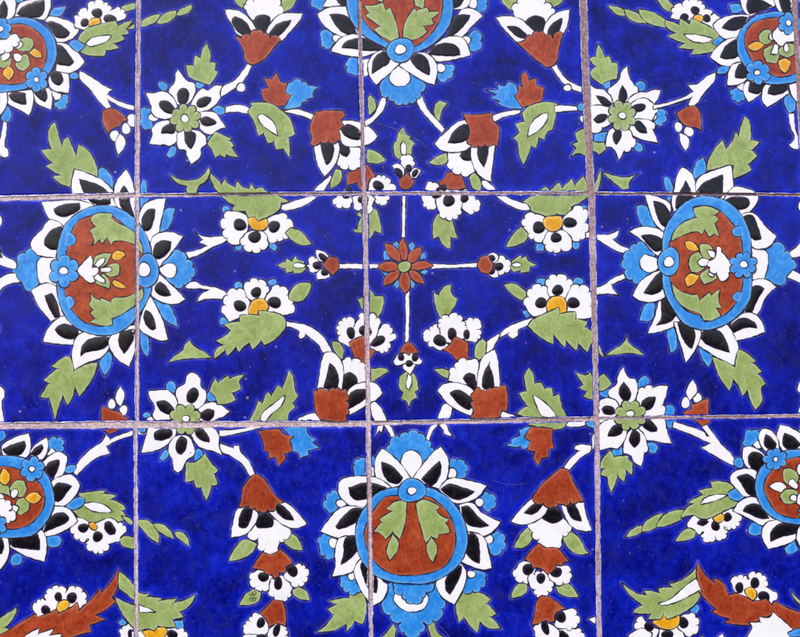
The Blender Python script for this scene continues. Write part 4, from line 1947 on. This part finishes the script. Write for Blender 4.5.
rng = np.random.default_rng(5)
outline_pts = []
def prep_fill(P):
    """triangulate, with a glassy pooled edge carried by the normals; rows: x, y, nx, ny, kind"""
    area = 0.5 * np.sum(P[:, 0] * np.roll(P[:, 1], -1) - np.roll(P[:, 0], -1) * P[:, 1])
    if area < 0: P = P[::-1].copy()
    x0, y0 = P.min(0); x1, y1 = P.max(0)
    g = 1.5
    gx, gy = np.meshgrid(np.arange(x0, x1, g), np.arange(y0, y1, g))
    G = np.stack([gx.ravel(), gy.ravel()], 1) + rng.uniform(-.2, .2, (gx.size, 2))
    A_, B2 = P, np.roll(P, -1, 0)
    verts = P; 
    if len(G):
        G = G[inside(P, G[:, 0], G[:, 1])]
    def near(Q):
        E_ = B2 - A_; L2 = (E_ ** 2).sum(1) + 1e-9
        t = np.clip(((Q[:, None] - A_[None]) * E_[None]).sum(2) / L2, 0, 1)
        C = A_[None] + t[..., None] * E_[None]; D = Q[:, None] - C; dd = np.sqrt((D ** 2).sum(2))
        k = dd.argmin(1); i = np.arange(len(Q)); return dd[i, k], D[i, k]
    if len(G):
        dG, vG = near(G); keep = dG > 0.55; G, dG, vG = G[keep], dG[keep], vG[keep]
    allp = np.vstack([P, G]) if len(G) else P
    n = len(P)
    res = delaunay_2d_cdt([Vector(p) for p in allp.tolist()], [], [list(range(n))], 1, 1e-4)
    V = np.array([(v.x, v.y) for v in res[0]]); F = [list(f) for f in res[2]]
    d, v = near(V)
    # boundary normals point inwards->outwards
    Np = np.stack([(np.roll(P, -1, 0) - np.roll(P, 1, 0))[:, 1], -(np.roll(P, -1, 0) - np.roll(P, 1, 0))[:, 0]], 1)
    Np /= np.linalg.norm(Np, axis=1)[:, None] + 1e-9
    out = np.zeros((len(V), 2))
    onb = d < 0.02
    if onb.any():
        kk = ((V[onb][:, None] - P[None]) ** 2).sum(2).argmin(1); out[onb] = Np[kk]
    ins = ~onb; out[ins] = -v[ins] / (d[ins][:, None] + 1e-9)
    return P, V, F, out, d

SLOPE = {'w': 0.06, 'k': 0.30, 'g': 0.09, 'b': 0.09, 'r': 0.09, 'y': 0.2}
LAM = {'w': 1.0, 'k': 1.9, 'g': 1.1, 'b': 1.1, 'r': 1.1, 'y': 1.5}
def wid(i, base, seed):
    return base * (1 + 0.38 * math.sin(i * 0.31 + seed) + 0.22 * math.sin(i * 0.83 + seed * 2.1))
class Acc:
    def __init__(s): s.v = []; s.n = []; s.f = []; s.m = []; s.e = []
def emit(acc, q, rows, faces, mat, z0, bbq):
    """rows: x y nx ny h ; add faces clipped to the tile cell"""
    rows = np.asarray(rows, float); D = qdist(q, rows[:, :2]); ok = (D > 0).all(1); idx = {}
    mi = MKEYS.index(mat)
    def put(r):
        dd = qdist(q, r[None, :2]).min(); acc.v.append((r[0], r[1], z0 + r[4] - droop(dd)))
        acc.n.append((r[2], r[3])); acc.e.append(r[5]); return len(acc.v) - 1
    for f in faces:
        if all(ok[i] for i in f):
            t = []
            for i in f:
                if i not in idx: idx[i] = put(rows[i])
                t.append(idx[i])
            acc.f.append(t); acc.m.append(mi)
        elif not any(ok[i] for i in f) and (D[f] < 0).all(0).any(): continue
        else:
            c = clip_poly([rows[i] for i in f], q)
            if len(c) >= 3: acc.f.append([put(r) for r in c]); acc.m.append(mi)

prep = []
for k, s in enumerate(shapes):
    L = layers[k]; z = L * STEP; pieces = []
    if s[4] in ('fill', 'bare'):
        P, V, F, nv, d = prep_fill(s[6]); c = s[5]
        w_ = SLOPE[c] * np.exp(-d / LAM[c])
        rows = np.column_stack([V, nv * w_[:, None], 0.00003 * (1 - np.exp(-d / 1.0)), np.exp(-(d / 1.7) ** 1.3)])
        pieces.append((rows, F, c, z))
        n = len(P); e = np.roll(P, -1, 0) - np.roll(P, 1, 0)
        N = np.stack([e[:, 1], -e[:, 0]], 1); N /= np.linalg.norm(N, axis=1)[:, None] + 1e-9
        base = 0.34 if c == 'k' else 0.54; seed = k * 1.7
        W = np.array([wid(i, base, seed) for i in range(n)])[:, None]
        W = 0.5 * W + 0.25 * (np.roll(W, 1, 0) + np.roll(W, -1, 0))
        O = P + N * W; I = P - N * W * 0.8
        rows = np.vstack([np.column_stack([O, np.zeros((n, 3)), np.zeros(n)]), np.column_stack([I, np.zeros((n, 3)), np.zeros(n)]),
                          np.column_stack([O + N * 0.03, N * 2, np.full(n, -z), np.zeros(n)])])
        Fq = [[i, (i + 1) % n, n + (i + 1) % n, n + i] for i in range(n)]
        Fs = [[2 * n + i, 2 * n + (i + 1) % n, (i + 1) % n, i] for i in range(n)]
        if s[4] == 'bare': prep.append(pieces); continue
        tk = ticks(P) if c in 'wgrb' and len(P) > 20 else []
        tk = [x for x in tk if inside(P, np.array([(x[0] + x[1] * x[2])[0]]), np.array([(x[0] + x[1] * x[2])[1]]))[0]]
        if tk:
            tr = []; tf = []
            for v_, d_, l_ in tk:
                s_ = np.array([-d_[1], d_[0]]) * 0.42; b_ = len(tr)
                for p_ in (v_ + s_ - d_ * 0.3, v_ - s_ - d_ * 0.3, v_ - s_ * 0.5 + d_ * l_ * 0.7, v_ + d_ * l_ , v_ + s_ * 0.5 + d_ * l_ * 0.7): tr.append([p_[0], p_[1], 0, 0, 0, 0])
                tf.append([b_, b_ + 1, b_ + 2, b_ + 3, b_ + 4])
            pieces.append((np.array(tr), tf, 'o', z + STEP * 0.66))
        pieces.append((rows, Fq + Fs, 'v' if c == 'k' else 'o', z + STEP * 0.72))
        if c != 'k': outline_pts.append(P[::2])
    else:
        P = s[6]; n = len(P); e = np.gradient(P, axis=0)
        N = np.stack([e[:, 1], -e[:, 0]], 1); N /= np.linalg.norm(N, axis=1)[:, None]
        wl_ = 0.42 if s[5] == 'o' else 0.14; O, I = P + N * wl_, P - N * wl_
        rows = np.column_stack([np.vstack([O, I]), np.zeros((2 * n, 4))])
        pieces.append((rows, [[i, i + 1, n + i + 1, n + i] for i in range(n - 1)], s[5], z))
    prep.append(pieces)
kdp = np.vstack(outline_pts); kd = KDTree(len(kdp))
for i, p in enumerate(kdp): kd.insert((p[0], p[1], 0), i)
kd.balance()

FACE_Y = -0.0105                                   # glazed face of a tile before its own lippage
def mesh_from(name, verts, faces, mats, mat_idx, normals=None, smooth_=True):
    me = bpy.data.meshes.new(name); me.from_pydata(verts, [], faces); me.update()
    used = sorted(set(mat_idx)); remap = {u: i for i, u in enumerate(used)}
    for u in used: me.materials.append(MAT[MKEYS[u]])
    me.polygons.foreach_set('material_index', [remap[i] for i in mat_idx])
    me.polygons.foreach_set('use_smooth', [smooth_] * len(faces))
    if normals is not None: me.normals_split_custom_set_from_vertices(normals)
    return me
def to_local(px, depth, c):
    """grid points + height above the glazed face -> coordinates about the tile's Empty"""
    u = unproj(px)
    return np.stack([u[:, 0] - c[0], FACE_Y - np.asarray(depth), -(u[:, 1] - c[1])], 1)

def link(name, me, parent):
    o = bpy.data.objects.new(name, me); SC.collection.objects.link(o); o.parent = parent; return o

def tile_body(q, c, seed, parent):
    N = 165
    s = np.linspace(0, 1, N + 1); s = 0.5 - 0.5 * np.cos(math.pi * s) * (1 - 0.0); s = 0.35 * s + 0.65 * np.linspace(0, 1, N + 1)
    u, v = np.meshgrid(s, s); Q = np.array(q, float)
    P = ((1 - u) * (1 - v))[..., None] * Q[0] + (u * (1 - v))[..., None] * Q[1] + (u * v)[..., None] * Q[2] + ((1 - u) * v)[..., None] * Q[3]
    P = P.reshape(-1, 2); D = qdist(q, P)
    d = D.min(1); cs = np.sort(D, 1)
    r = np.random.default_rng(seed); ph = r.uniform(0, 6, 8)
    # hand-cut edge: only the rim itself wanders
    rs = [np.convolve(r.normal(size=1400), np.ones(w_) / w_ ** 0.5, 'same') for w_ in (3, 9, 31)]
    ii = ((np.where((np.argmin(D, 1) % 2) == 0, P[:, 0], P[:, 1]) + 120) * 1.1 + np.argmin(D, 1) * 37).astype(int).clip(0, 1399)
    wob = (0.10 * rs[0] + 0.12 * rs[1] + 0.16 * rs[2])[ii].clip(-0.6, 0.6)
    cen = Q.mean(0); dirv = np.sign(P - cen)
    k = np.argmin(D, 1); nv = np.zeros_like(P)
    nv[:, 1] = np.where(k == 0, -1, np.where(k == 2, 1, 0)); nv[:, 0] = np.where(k == 3, -1, np.where(k == 1, 1, 0))
    P = P + nv * (wob * np.exp(-d / 0.8))[:, None]
    # eased corners
    dep = -droop(d) - 0.0006 * np.exp(-np.sqrt(cs[:, 0] ** 2 + cs[:, 1] ** 2) / 1.5)
    L = to_local(P, dep, c)
    idx = np.arange((N + 1) ** 2).reshape(N + 1, N + 1)
    F = np.stack([idx[:-1, :-1], idx[1:, :-1], idx[1:, 1:], idx[:-1, 1:]], -1).reshape(-1, 4)
    ring = np.concatenate([idx[0, :-1], idx[:-1, -1], idx[-1, :0:-1], idx[:0:-1, 0]])
    nb = len(L); bot = L[ring].copy(); bot[:, 1] = -0.0015
    mid = L[ring].copy(); mid[:, 1] += 0.0012
    V = np.vstack([L, mid, bot]); n = len(ring)
    i = np.arange(n); j = (i + 1) % n
    F1 = np.stack([ring[j], ring[i], nb + i, nb + j], 1)[:, ::-1]; F2 = np.stack([nb + j, nb + i, nb + n + i, nb + n + j], 1)[:, ::-1]
    faces = np.vstack([F, F1[:, ::-1], F2[:, ::-1]])
    me = bpy.data.meshes.new('tile_body'); me.vertices.add(len(V)); me.vertices.foreach_set('co', V.ravel())
    me.loops.add(faces.size); me.loops.foreach_set('vertex_index', faces.ravel().astype(np.int32))
    me.polygons.add(len(faces)); me.polygons.foreach_set('loop_start', np.arange(0, faces.size, 4, dtype=np.int32))
    me.polygons.foreach_set('loop_total', np.full(len(faces), 4, np.int32))
    me.polygons.foreach_set('use_smooth', np.ones(len(faces), bool))
    me.update(calc_edges=True); me.validate()
    halo = np.zeros(len(V)); halow = np.zeros(len(V))
    for a in range(nb):
        x, y = P[a]
        if x < -30 or y < -30 or x > 830 or y > 665: continue
        _, _, dd = kd.find((x, y, 0)); dd = max(0.0, dd - 0.7)
        if dd < 20: halo[a] = 0.85 * math.exp(-(dd / 0.75) ** 1.5); halow[a] = 0.95 * math.exp(-(dd / 3.4) ** 1.3)
    e = np.zeros(len(V)); wl = r.uniform(2.2, 6.0, 4); amp = r.uniform(0.45, 1.0, 4)
    e[:nb] = (amp[None] * np.exp(-np.maximum(D, 0) / wl[None])).max(1); e[nb:] = 1
    rim = np.ones(len(V)); rim[:nb] = np.exp(-np.maximum(d, 0) / 0.9)
    for nme, arr in (('halo', halo), ('halo_wide', halow), ('edge', e), ('rim', rim)):
        at = me.attributes.new(nme, 'FLOAT', 'POINT'); at.data.foreach_set('value', arr.astype(np.float32))
    me.materials.append(MAT['body'])
    return link('tile_body', me, parent)

for ti, q in enumerate(TILES):
    q_ = np.array(q, float); q = [tuple(p) for p in q_.mean(0) + (q_ - q_.mean(0)) * (1 + 0.35 / 112)]
    c = unproj([np.mean(q, 0)])[0]
    t = bpy.data.objects.new('painted_tile', None); SC.collection.objects.link(t)
    t.empty_display_size = 0.02
    lip = [0, .0002, -.0001, .0003, .0001, .0002, 0, .0002, -.0002, .0001, .0003, 0, .0002][ti]
    t.location = (c[0], -lip, HZ - c[1])
    t['label'] = LABELS[ti]; t['category'] = 'tile'; t['group'] = 'painted tiles of the panel'
    tile_body(q, c, 40 + ti, t)
    lo = np.min(q, 0) - 3; hi = np.max(q, 0) + 3
    qc = np.mean(q, 0); qi = [tuple(qc + (np.array(p) - qc) * (1 - 0.45 / 112)) for p in q]
    accs = {}; order = []
    for s, pieces in zip(shapes, prep):
        P = s[6]
        if (P.max(0) < lo).any() or (P.min(0) > hi).any(): continue
        key = (s[0], s[1], s[2], s[3])
        a = accs.get(key)
        if a is None: a = Acc()
        for rows, F, mt, z in pieces: emit(a, qi, rows, F, mt, z, None)
        if a.f:
            if key not in accs: accs[key] = a; order.append(key)
    # leave out slivers too small to be seen as a piece
    motifs = {}
    for key in order:
        a = accs[key]; V = np.array(a.v)
        ext = (V[:, :2].max(0) - V[:, :2].min(0))
        if ext.min() < 0.5 or ext.max() < 1.2: continue
        motifs.setdefault((key[0], key[1]), []).append((key, a, V))
    for (mi, mn), lst in motifs.items():
        cen = np.vstack([V[:, :2] for _, _, V in lst]).mean(0); cc = unproj([cen])[0]
        holder = None
        def build(name, a, V, parent, about):
            L = to_local(V[:, :2], V[:, 2], about)
            nn = np.array(a.n); nz = 1 / np.sqrt(1 + (nn ** 2).sum(1)); N3 = np.stack([nn[:, 0] * nz, -nz, -nn[:, 1] * nz], 1)
            # orient every face outwards
            fs = []
            for f in a.f:
                p = L[f]; nr = np.zeros(3)
                for i_ in range(len(f)): nr += np.cross(p[i_] - p[0], p[(i_ + 1) % len(f)] - p[0])
                fs.append(f if nr @ N3[f].sum(0) >= 0 else f[::-1])
            me = mesh_from(name, L.tolist(), fs, None, a.m, N3.tolist())
            at = me.attributes.new('thin', 'FLOAT', 'POINT'); at.data.foreach_set('value', np.array(a.e, np.float32))
            return link(name, me, parent)
        own = [x for x in lst if x[0][2] is None]; subs = [x for x in lst if x[0][2] is not None]
        off = Vector((cc[0] - c[0], 0, -(cc[1] - c[1])))
        if own:
            holder = build(mn, own[0][1], own[0][2], t, cc)
        elif len(subs) == 1:
            x = subs.pop(); holder = build(mn, x[1], x[2], t, cc)
        else:
            holder = bpy.data.objects.new(mn, None); SC.collection.objects.link(holder); holder.parent = t
            holder.empty_display_size = 0.005
        holder.location = off
        for key, a, V in subs: build(key[3], a, V, holder, cc)

# ------------------------------------------------------------------ the wall bedding with its grout joints
def wall():
    nx, nz_ = 420, 360
    xs = np.linspace(-0.52, 0.50, nx); zs = np.linspace(-0.42, 0.42, nz_)
    X, Z = np.meshgrid(xs, zs)
    r = np.random.default_rng(3)
    n = r.normal(size=X.shape)
    for _ in range(2): n = (n + np.roll(n, 1, 0) + np.roll(n, -1, 0) + np.roll(n, 1, 1) + np.roll(n, -1, 1)) / 5
    Y = FACE_Y + 0.0011 + n * 0.00045
    V = np.stack([X, Y, Z + HZ], -1).reshape(-1, 3)
    idx = np.arange(nx * nz_).reshape(nz_, nx)
    F = np.stack([idx[:-1, :-1], idx[:-1, 1:], idx[1:, 1:], idx[1:, :-1]], -1).reshape(-1, 4).tolist()
    b = len(V); V = V.tolist()
    ring = np.concatenate([idx[0, :-1], idx[:-1, -1], idx[-1, :0:-1], idx[:0:-1, 0]]).tolist()
    for i in ring: V.append((V[i][0], 0.06, V[i][2]))
    k = len(ring)
    for i in range(k): F.append([ring[(i + 1) % k], ring[i], b + i, b + (i + 1) % k])
    F.append([b + i for i in range(k)])
    me = bpy.data.meshes.new('wall'); me.from_pydata(V, [], F); me.update()
    # old, browner mortar in the upper and right-hand joints
    V_ = np.array(V); gr = np.clip(0.15 + (V_[:, 0] + 0.02) * 3.2, 0, 0.75) + np.where((V_[:, 2] > HZ + 0.085) & (V_[:, 0] > -0.26), 0.5, 0) \
        + np.where(V_[:, 2] > HZ + 0.11, 0.25, 0) - np.where(V_[:, 2] < HZ - 0.115, 0.15, 0)
    at = me.attributes.new('grime', 'FLOAT', 'POINT'); at.data.foreach_set('value', gr.astype(np.float32))
    me.materials.append(MAT['mortar']); me.polygons.foreach_set('use_smooth', [True] * len(F))
    o = bpy.data.objects.new('wall', me); SC.collection.objects.link(o)
    o['kind'] = 'structure'; o['label'] = 'rough pinkish grey mortar bed and grout joints behind the painted tiles'
wall()
